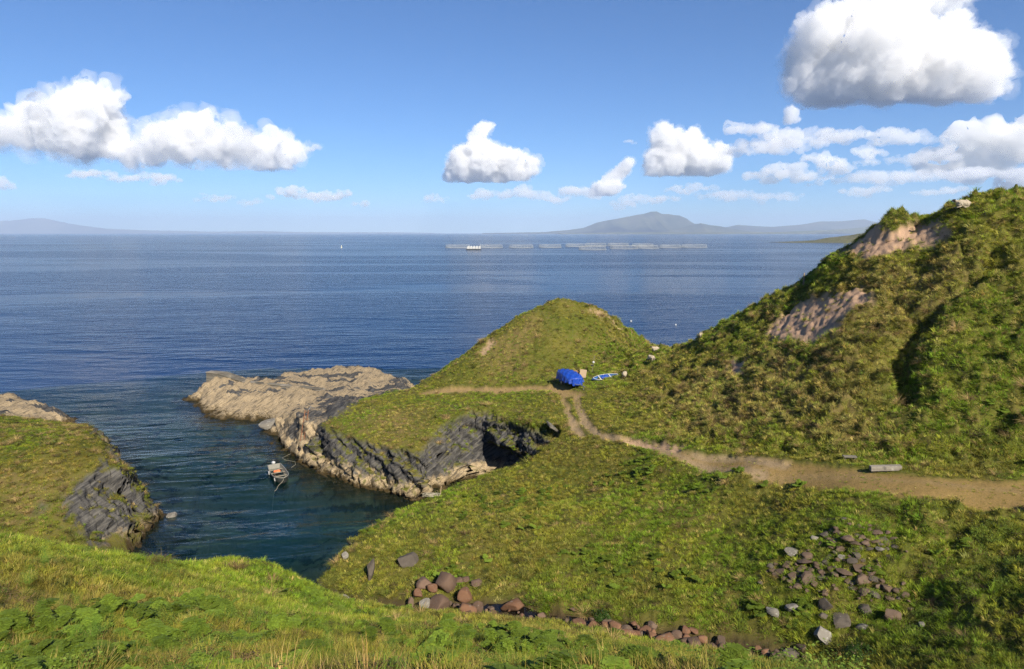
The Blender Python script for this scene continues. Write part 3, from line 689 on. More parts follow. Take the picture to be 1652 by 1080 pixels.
def make_cloud(label, outline, base_py, base_z, density, seed, nball=150, thick=0.55, relief=1.0, voxel=None, flat=True, group=None, mat=None):
    r = np.random.default_rng(seed)
    pts = [cloud_dir(px, py, base_py, base_z) for px, py in outline]
    D = pts[0][1]; poly = [(p[0], p[2]) for p in pts]
    xs = np.array([p[0] for p in poly]); zs = np.array([p[1] for p in poly]); W = xs.max()-xs.min(); Hh = zs.max()-zs.min()
    px = r.uniform(xs.min(), xs.max(), 22000); pz = r.uniform(zs.min(), zs.max(), 22000)
    sd = poly_sdf(poly, px, pz)
    rmin = max(0.010*W, 0.03*Hh)*0.5
    balls = []
    ok = sd > rmin*0.6; px, pz, sd = px[ok], pz[ok], sd[ok]
    order = np.argsort(-sd*r.uniform(0.4, 1.0, len(sd)))
    # a few big bodies first, then smaller and smaller heads towards the rim
    taken = np.zeros(len(px), bool); k = 0
    for i in order:
        if taken[i]: continue
        rad = sd[i]*r.uniform(0.78, 0.98)
        dy = r.uniform(-1, 1)*thick*rad*1.3
        balls.append((px[i], D+dy, pz[i], rad))
        taken |= np.hypot(px-px[i], pz-pz[i]) < rad*0.42
        k += 1
        if k >= nball*2.2: break
    # knobs on the skin, towards the viewer and the rim
    core = list(balls)
    for b in core:
        for _ in range(5):
            v = r.normal(0, 1, 3); v[1] = -abs(v[1])*0.9; v /= np.linalg.norm(v)
            if v[2] < -0.25: continue
            q = b[3]*r.uniform(0.22, 0.42)
            c = np.array(b[:3])+v*b[3]*0.92
            if poly_sdf(poly, np.array([c[0]]), np.array([c[2]]))[0] > q*0.35: balls.append((*c, q))
    V, F_ = sphere_soup(balls, 2)
    me0 = np_mesh("cloud", V, F_, None, True); o = bpy.data.objects.new("cloud_tmp", me0); COL.objects.link(o)
    vx = voxel or max(W/172, Hh/82)
    md = o.modifiers.new("r", 'REMESH'); md.mode = 'VOXEL'; md.voxel_size = vx; md.use_smooth_shade = True
    dg = bpy.context.evaluated_depsgraph_get(); ev = bpy.data.meshes.new_from_object(o.evaluated_get(dg))
    bpy.data.objects.remove(o); bpy.data.meshes.remove(me0)
    n = len(ev.vertices); co = np.empty(n*3, np.float32); ev.vertices.foreach_get("co", co); co = co.reshape(-1, 3).astype(float)
    no = np.empty(n*3, np.float32); ev.vertex_normals.foreach_get("vector", no); no = no.reshape(-1, 3)
    a = max(W/230, Hh/110)*11
    def bil_(f, c): return (1-np.abs(vnoise(c[:, 0]*f+seed, c[:, 1]*f, c[:, 2]*f)))-0.5
    def flatten(c):
        if not flat: return c
        zb_ = zs.min()+0.05*Hh + 0.05*Hh*fbm(c[:, 0]/W*14, c[:, 1]/W*14, o=3)
        c[:, 2] = np.where(c[:, 2] < zb_, zb_+(c[:, 2]-zb_)*0.06, c[:, 2]); return c
    dsp = relief*a*(0.55*bil_(0.55/a, co) + 0.45*bil_(1.2/a, co) + 0.36*bil_(2.6/a, co) + 0.24*bil_(5.5/a, co) - 0.30)
    c1 = flatten(co + no*dsp[:, None])
    fr_ = relief*a*(0.30 + 1.0*fbm(co[:, 0]*0.9/a+50, co[:, 1]*0.9/a, co[:, 2]*0.9/a, o=5, g=0.62))
    c2 = flatten(co + no*(dsp+fr_)[:, None])
    root = empty("cloud", (float(xs.mean()), float(D), float(zs.min())))
    for nm, cc, dens in (("billows", c1, density), ("fringe", c2, density*0.20)):
        m_ = ev if nm == "billows" else ev.copy()
        m_.vertices.foreach_set("co", (cc-np.array(root.location)).astype(np.float32).ravel()); m_.update()
        m_.materials.clear(); m_.materials.append(cloud_material("cloud_vapour", dens)); m_.name = nm
        link_obj(nm, m_, root)
    tag(root, label, "cloud", group)
    CLOUD_FACES.append(len(ev.polygons))
    return root

CLOUD_FACES = []

def wisp_cloud(label, bodies, base_z, density, seed, group=None):
    """a thin torn cloud: flattened shreds given by (px, py, half width px, half height px), joined into one body"""
    r = np.random.default_rng(seed); balls = []
    base_py = max(b[1]+b[3] for b in bodies); D = (base_z-EYE)/((376-base_py)/1101); k = D/1101
    for (px, py, hw, hh_) in bodies:
        m = max(6, int(hw/hh_*5))
        for i in range(m):
            u = -1+2*(i+0.5)/m; e = math.sqrt(max(0.05, 1-u*u))
            rr_ = hh_*k*(0.35+0.65*e)*r.uniform(0.4, 1.0)
            balls.append(((px+u*hw-826)*k + r.normal(0, 0.25)*rr_, D+r.normal(0, 1.2)*hh_*k, EYE+(376-py)*k + r.normal(0, 0.33)*hh_*k, rr_, 0.62, 1.7))
    V, F_ = sphere_soup(balls, 2)
    vx = max(b[3] for b in bodies)*k/7
    me0 = np_mesh("cloud", V, F_, None, True); o = bpy.data.objects.new("cloud_tmp", me0); COL.objects.link(o)
    md = o.modifiers.new("r", 'REMESH'); md.mode = 'VOXEL'; md.voxel_size = vx; md.use_smooth_shade = True
    ev = bpy.data.meshes.new_from_object(o.evaluated_get(bpy.context.evaluated_depsgraph_get()))
    bpy.data.objects.remove(o); bpy.data.meshes.remove(me0)
    n = len(ev.vertices); co = np.empty(n*3, np.float32); ev.vertices.foreach_get("co", co); co = co.reshape(-1, 3).astype(float)
    no = np.empty(n*3, np.float32); ev.vertex_normals.foreach_get("vector", no); no = no.reshape(-1, 3)
    a = vx*6.2
    f = a*(0.05 + 1.0*fbm(co[:, 0]*0.8/a+seed, co[:, 1]*0.8/a, co[:, 2]*1.1/a, o=5, g=0.62))
    co = co + no*f[:, None]
    c0 = np.array([co[:, 0].mean(), D, co[:, 2].min()])
    ev.vertices.foreach_set("co", (co-c0).astype(np.float32).ravel()); ev.update()
    ev.materials.clear(); ev.materials.append(cloud_material("thin_cloud_vapour", density)); ev.name = "cloud"
    ob = link_obj("cloud", ev); ob.location = c0
    tag(ob, label, "cloud", group); CLOUD_FACES.append(len(ev.polygons))
    return ob
BIG = [(1268,182),(1250,150),(1262,110),(1255,75),(1262,50),(1290,40),(1310,28),(1340,15),(1362,30),(1390,22),(1420,18),(1450,16),(1490,-5),(1530,-30),(1575,-30),(1560,10),(1510,38),(1470,60),(1500,55),(1525,60),(1545,88),(1580,95),(1605,125),(1590,150),(1585,185),(1560,192),(1500,188),(1440,190),(1380,186),(1320,192),(1285,186)]
make_cloud("huge white cumulus high over the right hand hill", [(1416+(a-1425)*0.95, 95+(b-95)*0.95) for a, b in BIG], 192, 1300, 0.0062, 1, 170)
LEFT = [(-80,245),(-60,215),(0,210),(45,195),(60,180),(100,180),(125,172),(130,152),(150,148),(180,152),(200,148),(230,162),(240,178),(215,195),(220,215),(240,230),(260,215),(300,208),(322,192),(350,190),(366,205),(375,220),(385,205),(410,203),(422,225),(450,222),(465,218),(485,232),(530,240),(535,248),(505,262),(480,280),(440,288),(400,275),(340,268),(300,265),(230,270),(150,262),(90,245),(40,240)]
make_cloud("long bank of white cumulus low over the sea on the left", LEFT, 280, 1300, 0.0055, 2, 220)
MID = [(712,297),(722,272),(735,245),(755,238),(758,222),(775,206),(795,205),(802,212),(788,228),(800,240),(825,245),(845,250),(870,262),(868,285),(850,296),(800,300),(750,301)]
make_cloud("small lone white cumulus above the fish farm", MID, 301, 1300, 0.0075, 3, 110)

PEAK = [(1035,290),(1030,262),(1045,240),(1040,222),(1055,205),(1068,203),(1080,215),(1095,222),(1108,210),(1122,218),(1125,235),(1140,245),(1150,232),(1165,240),(1172,262),(1168,280),(1140,288),(1090,287),(1060,292)]
make_cloud("white towering cumulus over the distant mountain, ragged on its left side", PEAK, 292, 1300, 0.0065, 4, 130)
SPUR = [(945,322),(952,300),(975,285),(990,272),(1008,258),(1020,262),(1012,280),(1000,295),(1010,305),(985,318)]
make_cloud("ragged cloud rising left of the towering cumulus over the mountain", SPUR, 322, 1300, 0.007, 5, 60)
make_cloud("tiny bright puff just below the huge cumulus", [(1246,212),(1250,195),(1247,184),(1262,180),(1276,188),(1272,196),(1282,202),(1268,208)], 212, 985, 0.012, 6, 30)
wisp_cloud("lilac grey streak of cloud under the bright puff", [(1200,214,34,13),(1262,232,46,16),(1318,226,36,14),(1230,243,60,9),(1190,250,28,7)], 1300, 0.0044, 7)
wisp_cloud("dim grey cloud bank at the right edge above the hilltop", [(1560,228,60,20),(1640,215,50,26),(1690,220,60,46),(1600,250,90,28),(1520,262,60,16),(1680,290,80,30)], 1300, 0.0023, 8)
wisp_cloud("broken pale cloud between the mountain and the big cumulus", [(1225,288,26,12),(1262,282,22,12),(1300,292,30,9),(1350,272,40,13),(1388,252,22,14),(1310,262,26,10)], 1300, 0.0033, 9)
wisp_cloud("small pale cloudlet low over the coastal hills", [(1372,312,26,8),(1400,308,26,9)], 1300, 0.0025, 10)
wisp_cloud("small pale cloudlet low beside the hilltop sheep", [(1500,312,32,8),(1530,310,20,6)], 1300, 0.0020, 11)
wisp_cloud("thin bright cloud shred under the dim grey bank", [(1445,262,32,8),(1490,258,36,10),(1505,252,16,8)], 1300, 0.0028, 12)
wisp_cloud("flat strip of cloud just under the long left hand bank", [(160,286,38,9),(245,291,54,9)], 1300, 0.0034, 13)
wisp_cloud("faint flat cloud under the right end of the left hand bank", [(475,312,24,9),(530,317,44,10),(585,330,12,6)], 1300, 0.0025, 14)
wisp_cloud("faint low cloud above the middle of the left horizon", [(355,322,24,8),(410,328,14,6)], 1300, 0.0014, 15)
wisp_cloud("pale cloud patch at the far left edge above the sea", [(8,296,22,12)], 1300, 0.0028, 16)
wisp_cloud("low torn row of cloud beneath the lone small cumulus", [(705,323,22,5),(800,317,40,11),(850,315,40,12),(890,322,30,8)], 1300, 0.0018, 17)
wisp_cloud("thin low cloud over the left shoulder of the mountain", [(935,312,30,12),(1005,330,16,8),(1050,322,40,8)], 1300, 0.0017, 18)
wisp_cloud("hazy cloud patch low right of the mountain", [(1110,308,40,10),(1180,318,50,9),(1240,320,40,8)], 1300, 0.0016, 19)
wisp_cloud("tiny wisp beside the top of the towering cumulus", [(1010,234,9,4)], 1300, 0.0046, 20)
wisp_cloud("wide veil of grey cloud along the top right horizon", [(1380,225,70,10),(1450,232,60,14),(1420,290,80,14),(1560,285,90,14)], 1300, 0.0022, 21)
print("cloud faces", CLOUD_FACES, sum(CLOUD_FACES))
# ---------------------------------------------------------------- vegetation
def leaf_material(name, trans=0.35, rough=0.6, inst=True, base=(0.1, 0.15, 0.03), seedkey="shade"):
    t = NT(name)
    sh = t.attr("shade").outputs["Fac"]
    if inst:
        c = t.attr("tint", 'INSTANCER').outputs["Color"]
    else:
        oi = t.n("ObjectInfo")
        c = t.mix(oi.outputs["Random"], tuple(v*0.75 for v in base), tuple(v*1.25 for v in base))
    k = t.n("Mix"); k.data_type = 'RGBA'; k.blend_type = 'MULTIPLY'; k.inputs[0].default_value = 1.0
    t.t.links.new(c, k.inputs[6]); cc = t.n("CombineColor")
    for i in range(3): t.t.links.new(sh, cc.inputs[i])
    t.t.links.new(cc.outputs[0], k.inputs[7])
    d = t.principled(k.outputs[2], rough, None, 0, 0.10)
    tr = t.n("BsdfTranslucent"); t.t.links.new(k.outputs[2], tr.inputs["Color"])
    ms = t.n("MixShader"); ms.inputs[0].default_value = trans
    t.t.links.new(d, ms.inputs[1]); t.t.links.new(tr.outputs[0], ms.inputs[2])
    return t.finish(ms.outputs[0])

MAT_LEAF = leaf_material("living_blades")

class Soup:
    """collects small faces with a per-vertex shade value"""
    def __init__(self): self.v = []; self.f = []; self.s = []
    def blade(self, base, dirv, length, width, bend, shade, seg=3, side=None):
        up = Vector((0, 0, 1)); d = Vector(dirv).normalized()
        sd = side if side is not None else d.cross(up)
        if sd.length < 1e-4: sd = Vector((1, 0, 0))
        sd = sd.normalized(); p = Vector(base); k0 = len(self.v)
        hor = Vector((d.x, d.y, 0))
        if hor.length < 1e-4: hor = Vector((1, 0, 0))
        hor.normalize()
        for i in range(seg+1):
            t = i/seg; w = width*(1-t)**0.7 if i < seg else 0
            q = p + d*length*t + hor*(bend*length*t*t) - up*(bend*0.55*length*t*t)
            if i < seg:
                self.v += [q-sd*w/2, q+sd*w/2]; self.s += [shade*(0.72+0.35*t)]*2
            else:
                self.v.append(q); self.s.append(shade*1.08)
        for i in range(seg-1):
            a = k0+2*i; self.f.append((a, a+1, a+3, a+2))
        a = k0+2*(seg-1); self.f.append((a, a+1, a+2))
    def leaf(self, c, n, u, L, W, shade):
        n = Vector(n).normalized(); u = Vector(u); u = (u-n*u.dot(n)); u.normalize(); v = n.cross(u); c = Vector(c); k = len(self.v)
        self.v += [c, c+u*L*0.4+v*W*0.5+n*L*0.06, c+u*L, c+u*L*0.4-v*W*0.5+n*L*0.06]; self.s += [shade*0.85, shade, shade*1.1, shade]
        self.f.append((k, k+1, k+2)); self.f.append((k, k+2, k+3))
    def mesh(self, name, mat):
        me = bpy.data.meshes.new(name); me.from_pydata([tuple(v) for v in self.v], [], self.f); me.update()
        a = me.attributes.new("shade", 'FLOAT', 'POINT'); a.data.foreach_set("value", self.s)
        me.materials.append(mat); return me

def R(a, b): return random.uniform(a, b)

def grass_tuft(n, h, w, spread, bend):
    s = Soup()
    for i in range(n):
        a = R(0, 6.283); r = spread*math.sqrt(random.random()); lean = R(0.05, 0.55)
        b = a + R(-0.8, 0.8)
        s.blade((r*math.cos(a), r*math.sin(a), -0.03), (math.cos(b)*lean, math.sin(b)*lean, 1), h*R(0.45, 1.1), w*R(0.7, 1.3), R(0.1, bend), R(0.65, 1.25))
    return s

def tussock(n, L, w):
    s = Soup()
    for i in range(n):
        a = R(0, 6.283); r = 0.10*math.sqrt(random.random()); lean = R(0.15, 1.0)
        s.blade((r*math.cos(a), r*math.sin(a), -0.04), (math.cos(a)*lean, math.sin(a)*lean, 1), L*R(0.55, 1.1), w*R(0.7, 1.3), R(0.3, 0.9), R(0.55, 1.3), 4)
    return s

def scrub(n, r, leafl):
    s = Soup()
    for i in range(n):
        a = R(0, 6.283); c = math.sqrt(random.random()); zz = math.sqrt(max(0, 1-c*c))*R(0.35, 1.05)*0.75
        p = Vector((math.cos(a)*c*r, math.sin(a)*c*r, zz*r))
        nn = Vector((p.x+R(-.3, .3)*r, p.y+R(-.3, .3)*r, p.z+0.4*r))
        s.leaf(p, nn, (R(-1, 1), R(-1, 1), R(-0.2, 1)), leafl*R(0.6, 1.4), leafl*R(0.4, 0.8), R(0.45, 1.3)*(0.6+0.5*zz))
    return s

def herb(n, r, leafl):
    s = Soup()
    for i in range(n):
        a = R(0, 6.283); c = r*math.sqrt(random.random()); h = R(0.08, 0.30)
        p = Vector((math.cos(a)*c, math.sin(a)*c, h))
        s.leaf(p, (R(-.6, .6), R(-.6, .6), 1), (math.cos(a+R(-1, 1)), math.sin(a+R(-1, 1)), 0.1), leafl*R(0.6, 1.3), leafl*R(0.6, 1.0), R(0.7, 1.2))
        if i % 3 == 0: s.blade((p.x*0.7, p.y*0.7, -0.02), (p.x*0.3, p.y*0.3, h+0.02), h+0.03, 0.006, 0.05, 0.7, 2)
    return s

def frond_soup(L=0.75, pairs=15, arch=0.55):
    """one bracken frond: arching midrib with pairs of toothed leaflets that shorten to the tip"""
    s = Soup()
    def at(t): return Vector((L*t*(1-0.15*t), 0, L*(0.75*t - arch*0.75*t*t)))
    for i in range(9):
        a, b = at(i/9), at((i+1)/9); w = 0.006*(1-i/10)
        k = len(s.v); s.v += [a+Vector((0, -w, 0)), a+Vector((0, w, 0)), b+Vector((0, w, 0)), b+Vector((0, -w, 0))]; s.s += [0.8]*4; s.f.append((k, k+1, k+2, k+3))
    for i in range(pairs):
        t = 0.24 + 0.76*i/pairs; p = at(t); q = at(min(1, t+0.02)); tg = (q-p).normalized()
        ll = L*0.40*(1-((t-0.24)/0.78))**0.85*(0.75 if i < 2 else 1) + 0.02
        for sg in (-1, 1):
            dv = (Vector((0, sg, 0)) + tg*0.45 + Vector((0, 0, R(-0.12, 0.10)))).normalized()
            nrm = dv.cross(tg)*sg
            if nrm.z < 0: nrm = -nrm
            m = max(3, int(ll/0.030))
            for j in range(m):
                u = (j+0.3)/m; c = p + dv*ll*u - Vector((0, 0, 0.10*ll*u*u)); wl = 0.036*(1-u)**0.6*(0.5+ll/0.3*0.5)+0.008
                for s2 in (-1, 1):
                    s.leaf(c, nrm, tg*s2 + dv*0.55, wl, wl*0.36, R(0.65, 1.2))
            s.leaf(p+dv*ll*0.88-Vector((0, 0, 0.08*ll)), nrm, dv, ll*0.16+0.012, 0.014, 1.05)
    return s

PROTO = {}
def proto(key, soups):
    c = bpy.data.collections.new("plants_"+key)
    for i, s in enumerate(soups):
        o = bpy.data.objects.new("%s_%02d" % (key, i), s.mesh(key, MAT_LEAF)); c.objects.link(o)
    PROTO[key] = (c, len(soups))

proto("turf", [grass_tuft(46, 0.20, 0.007, 0.16, 0.6) for _ in range(4)] + [grass_tuft(34, 0.30, 0.007, 0.14, 0.7) for _ in range(2)])
proto("sward", [grass_tuft(30, 0.27, 0.022, 0.17, 0.7) for _ in range(5)])
proto("tussock", [tussock(90, 0.60, 0.020) for _ in range(3)] + [tussock(70, 0.45, 0.020) for _ in range(2)])
proto("scrub", [scrub(170, 0.32, 0.05) for _ in range(4)])
proto("herb", [herb(110, 0.26, 0.040) for _ in range(4)])
FR = [frond_soup(0.75, 10, 0.5), frond_soup(0.85, 11, 0.7), frond_soup(0.6, 9, 0.35)]
def bracken_clump(k):
    s = Soup()
    for i in range(k):
        src = random.choice(FR); a = R(0, 6.283); tl = R(0.5, 1.1); sc = R(0.55, 1.0)
        m = Matrix.Rotation(a, 4, 'Z') @ Matrix.Rotation(-R(-0.1, 0.5), 4, 'Y') @ Matrix.Scale(sc, 4)
        o = len(s.v); s.v += [m @ v + Vector((R(-.08, .08), R(-.08, .08), 0)) for v in src.v]; s.s += [x*tl**0.3 for x in src.s]; s.f += [tuple(i_+o for i_ in f) for f in src.f]
    return s
def litter(n):
    s = Soup()
    for i in range(n):
        a = R(0, 6.283); r = 0.3*math.sqrt(random.random()); b = R(0, 6.283)
        s.blade((r*math.cos(a), r*math.sin(a), R(0.0, 0.12)), (math.cos(b), math.sin(b), R(-0.1, 0.5)), R(0.12, 0.45), R(0.006, 0.016), R(0.0, 0.5), R(0.5, 1.4), 2)
    return s
proto("litter", [litter(40) for _ in range(4)])
proto("bracken", [bracken_clump(4), bracken_clump(5), bracken_clump(3)])

def scatter_tree(coll):
    g = bpy.data.node_groups.new("scatter_"+coll.name, 'GeometryNodeTree')
    g.interface.new_socket("Geometry", in_out='INPUT', socket_type='NodeSocketGeometry')
    g.interface.new_socket("Geometry", in_out='OUTPUT', socket_type='NodeSocketGeometry')
    n = g.nodes; gi = n.new("NodeGroupInput"); go = n.new("NodeGroupOutput")
    ci = n.new("GeometryNodeCollectionInfo"); ci.inputs["Collection"].default_value = coll
    ci.inputs["Separate Children"].default_value = True; ci.inputs["Reset Children"].default_value = True
    io = n.new("GeometryNodeInstanceOnPoints"); io.inputs["Pick Instance"].default_value = True
    def na_(name, typ):
        q = n.new("GeometryNodeInputNamedAttribute"); q.data_type = typ; q.inputs["Name"].default_value = name; return q.outputs["Attribute"]
    e2r = n.new("FunctionNodeEulerToRotation")
    L = g.links
    L.new(gi.outputs[0], io.inputs["Points"]); L.new(ci.outputs[0], io.inputs["Instance"])
    L.new(na_("pick", 'INT'), io.inputs["Instance Index"]); L.new(na_("turn", 'FLOAT_VECTOR'), e2r.inputs[0]); L.new(e2r.outputs[0], io.inputs["Rotation"])
    L.new(na_("size", 'FLOAT_VECTOR'), io.inputs["Scale"]); L.new(io.outputs[0], go.inputs[0])
    return g

def scatter(name, key, P, Nrm, size, tint, follow=0.5):
    coll, k = PROTO[key]; n = len(P)
    me = bpy.data.meshes.new(name); me.vertices.add(n); me.vertices.foreach_set("co", np.ascontiguousarray(P, dtype=np.float32).ravel())
    tx = -np.arctan2(Nrm[:, 1], Nrm[:, 2])*follow; ty = np.arctan2(Nrm[:, 0], Nrm[:, 2])*follow
    rz = rng.uniform(0, 2*np.pi, n)
    c, s = np.cos(rz), np.sin(rz)
    # tilt expressed in the plant's own turned frame
    e = np.stack([tx*c + ty*s + rng.normal(0, 0.08, n), -tx*s + ty*c + rng.normal(0, 0.08, n), rz], -1)
    add_attr(me, "pick", rng.integers(0, k, n).astype(np.int32), 'INT')
    add_attr(me, "turn", e.astype(np.float32), 'FLOAT_VECTOR')
    sz = size[:, None]*np.stack([np.ones(n), np.ones(n), rng.uniform(0.75, 1.2, n)], -1)
    add_attr(me, "size", sz.astype(np.float32), 'FLOAT_VECTOR')
    add_attr(me, "tint", np.concatenate([tint, np.ones((n, 1))], 1).astype(np.float32), 'FLOAT_COLOR')
    o = link_obj(name, me); md = o.modifiers.new("scatter", 'NODES'); md.node_group = scatter_tree(coll)
    return o

# candidate points spread over the ground, thinner with distance
Pv = np.stack([XV, YV, ZV], -1)
e1 = Pv[1:, :-1]-Pv[:-1, :-1]; e2 = Pv[:-1, 1:]-Pv[:-1, :-1]
area = np.linalg.norm(np.cross(e1, e2), axis=-1)
Dm = np.linalg.norm(Pv[:-1, :-1]-np.array([0, 0, EYE]), axis=-1)
azc = np.degrees(np.arctan2(XV[:-1, :-1], YV[:-1, :-1]))
def cell(A): return A[:-1, :-1]
grow = cell(1-np.clip(rock_v*1.15, 0, 1))*cell(1-sstep(0.55, 0.95, M['bed']))*cell(ZV > 0.8)
grow = grow*cell(1-0.93*np.clip(soil_v, 0, 1))*cell(1-0.80*np.clip(trk, 0, 1))*cell(1-0.9*np.clip(pale_v, 0, 1))
view = (np.abs(azc) < 42) & (Dm > 3.0) & (Dm < 150)

def sample(dens):
    lam = area*dens*grow*view
    cnt = rng.poisson(np.clip(lam, 0, 40))
    ii, jj = np.nonzero(cnt); k = cnt[ii, jj]; ii = np.repeat(ii, k); jj = np.repeat(jj, k)
    u = rng.random(len(ii))[:, None]; v = rng.random(len(ii))[:, None]
    P = (Pv[ii, jj]*(1-u)+Pv[ii+1, jj]*u)*(1-v) + (Pv[ii, jj+1]*(1-u)+Pv[ii+1, jj+1]*u)*v
    return P, Nn[ii, jj], ii, jj

def tints(P, ii, jj, dryness=None):
    x, y = P[:, 0], P[:, 1]
    lush = np.array([0.130, 0.178, 0.022]); yel = np.array([0.240, 0.225, 0.040]); oliv = np.array([0.175, 0.150, 0.040]); straw = np.array([0.33, 0.245, 0.115]); dark = np.array([0.05, 0.085, 0.016])
    a = sstep(-0.35, 0.35, fbm(x*0.16, y*0.16, o=3))[:, None]; b = sstep(-0.1, 0.5, fbm(x*0.5+40, y*0.5, o=3))[:, None]
    dd = M['dry'][ii, jj][:, None]; hl = M['hill'][ii, jj][:, None]
    c = lush*(1-a) + oliv*a
    c = c*(1-0.6*b) + yel*0.6*b
    ps = np.clip(0.10 + 0.55*dd + 0.12*hl, 0, 1)
    isd = (rng.random((len(P), 1)) < ps)*rng.uniform(0.4, 1.0, (len(P), 1))
    c = c*(1-isd) + straw*isd
    nr_ = sstep(34, 22, np.hypot(x, y))[:, None]; isn = nr_*(rng.random((len(P), 1)) < 0.22)*rng.uniform(0.5, 1.0, (len(P), 1)); c = c*(1-isn) + straw*0.8*isn
    c = c*(1-nr_*np.array([0.10, 0.15, 0.10]))
    isk = (rng.random((len(P), 1)) < 0.10)*0.7
    c = c*(1-isk) + dark*isk
    hd = sstep(-30, -36, x)[:, None]; c = c*(1-hd) + c*np.array([0.84, 0.80, 0.75])*hd
    return 1.85*c*np.array([0.96, 1.04, 0.70])*rng.uniform(0.7, 1.25, (len(P), 1))*(1+rng.normal(0, 0.06, (len(P), 3)))

dist_w = np.minimum(1.0, (17.0/np.maximum(Dm, 1))**1.45)
# near turf: fine blades
P, N_, ii, jj = sample(np.where(Dm < 34, 62*np.minimum(1, (15/np.maximum(Dm, 1))**1.3), 0)*cell(0.45+0.55*sstep(-0.3, 0.4, fbm(XV*0.8, YV*0.8, o=2))))
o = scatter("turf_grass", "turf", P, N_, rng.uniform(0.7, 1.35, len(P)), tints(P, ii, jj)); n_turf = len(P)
tag(o, "fine green and straw coloured grass covering the near slope", "grass", kind="stuff")
# middle and far turf: broader tufts
P, N_, ii, jj = sample(np.where(Dm >= 26, 42*(26/np.maximum(Dm, 1))**1.1, 0)*cell(0.55+0.45*sstep(-0.25, 0.3, fbm(XV*0.8, YV*0.8, o=3))))
hl = M['hill'][ii, jj]; 
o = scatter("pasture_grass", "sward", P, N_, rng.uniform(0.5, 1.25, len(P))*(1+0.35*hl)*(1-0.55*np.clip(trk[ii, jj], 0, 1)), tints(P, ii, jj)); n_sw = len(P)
tag(o, "grazed grass over the knoll, the bank and the steep hillside", "grass", kind="stuff")
# dry tussocks on the hillside and along the cliff edges
edge = cell(sstep(6, 2.2, M['d'])*sstep(0.8, 1.6, M['d']))*0.5
dn = cell(M['hill'])*(0.25 + 2.6*cell(M['dry'])*cell(sstep(-0.1, 0.4, fbm(XV*0.35+9, YV*0.35, o=3)))) + edge + cell(M['knoll'])*0.12 + 0.07 + 0.5*cell(sstep(-32, -37, XV))
P, N_, ii, jj = sample(dn*cell(1-0.9*M['track'])*(0.04+0.96*(Dm > 30)))
tt_ = np.array([0.42, 0.30, 0.125])*rng.uniform(0.45, 1.2, (len(P), 1))*np.array([1, 1, 1]); gsel = rng.random(len(P)) < 0.3; tt_[gsel] = tt_[gsel]*np.array([0.5, 0.75, 0.35])
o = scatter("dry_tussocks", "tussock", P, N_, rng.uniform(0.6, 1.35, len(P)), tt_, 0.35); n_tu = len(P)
tag(o, "straw coloured tussocks of long grass on the steep hillside", "tussock grass", kind="stuff")
# heather and low scrub
dn = (cell(M['hill'])*1.3*cell(sstep(0.0, 0.45, fbm(XV*0.4+70, YV*0.4, o=3))) + cell(M['knoll'])*0.25*cell(sstep(0.1, 0.4, fbm(XV*0.4+70, YV*0.4, o=3)))
      + cell(sstep(3.2, 1.6, M['ds']))*0.5*cell(YV < 40) + 0.09 + 0.7*cell(sstep(16, 20, XV)*(YV < 36)) + 0.55*(Dm < 26)*cell(sstep(0.05, 0.3, fbm(XV*0.5+23, YV*0.5, o=3))) + 0.7*cell(sstep(-32, -37, XV))*cell(sstep(-0.1, 0.3, fbm(XV*0.4, YV*0.4, o=3))))
P, N_, ii, jj = sample(dn*cell(1-M['track']))
mixc = rng.random((len(P), 1)); sc_t = np.array([0.085, 0.105, 0.026])*(1-mixc) + np.array([0.105, 0.072, 0.042])*mixc
o = scatter("heather_scrub", "scrub", P, N_, rng.uniform(0.5, 1.25, len(P)), sc_t*rng.uniform(0.7, 1.2, (len(P), 1))); n_sc = len(P)
tag(o, "low brown and dark green heather scrub dotted over the slopes", "scrub", kind="stuff")
# leafy herbs near the viewer
dn = np.where(Dm < 45, 3.2*np.minimum(1, (16/np.maximum(Dm, 1))**0.8), 0)*cell(sstep(-0.05, 0.4, fbm(XV*0.35+11, YV*0.35-5, o=3)))*cell(1-np.clip(trk*1.2, 0, 1))
P, N_, ii, jj = sample(dn)
o = scatter("leafy_herbs", "herb", P, N_, rng.uniform(0.6, 1.2, len(P)), np.array([0.15, 0.215, 0.034])*rng.uniform(0.7, 1.35, (len(P), 1))); n_he = len(P)
tag(o, "bright green leafy herbs growing through the near grass", "herbs", kind="stuff")
# young bracken in patches
bpat = cell(sstep(0.05, 0.40, fbm(XV*0.22+3, YV*0.22+8, o=3)))
dn = np.where(Dm < 60, np.where(Dm < 26, 2.2, 0.9)*np.minimum(1, (20/np.maximum(Dm, 1))**0.5), 0)*bpat*cell(1-0.8*M['hill'])*cell(1-np.clip(trk*1.2, 0, 1))
P, N_, ii, jj = sample(dn)
o = scatter("young_bracken", "bracken", P, N_, rng.uniform(0.45, 1.0, len(P)), np.array([0.19, 0.27, 0.034])*rng.uniform(0.6, 1.3, (len(P), 1)), 0.3); n_br = len(P)
tag(o, "patches of young yellow green bracken among the grass", "bracken", kind="stuff")
dn = np.where(Dm < 40, 3.0*np.minimum(1, (18/np.maximum(Dm, 1))**1.0), 0)*cell(sstep(0.0, 0.35, fbm(XV*0.45+90, YV*0.45+8, o=3))) + 0.05*(Dm < 100)
P, N_, ii, jj = sample(dn)
o = scatter("dead_bracken", "litter", P, N_, rng.uniform(0.6, 1.2, len(P)), np.array([0.23, 0.145, 0.075])*rng.uniform(0.5, 1.3, (len(P), 1)), 0.8)
tag(o, "brown dead bracken stems and litter lying in the grass", "dead bracken", kind="stuff")
print("plants", n_turf, n_sw, n_tu, n_sc, n_he, n_br)
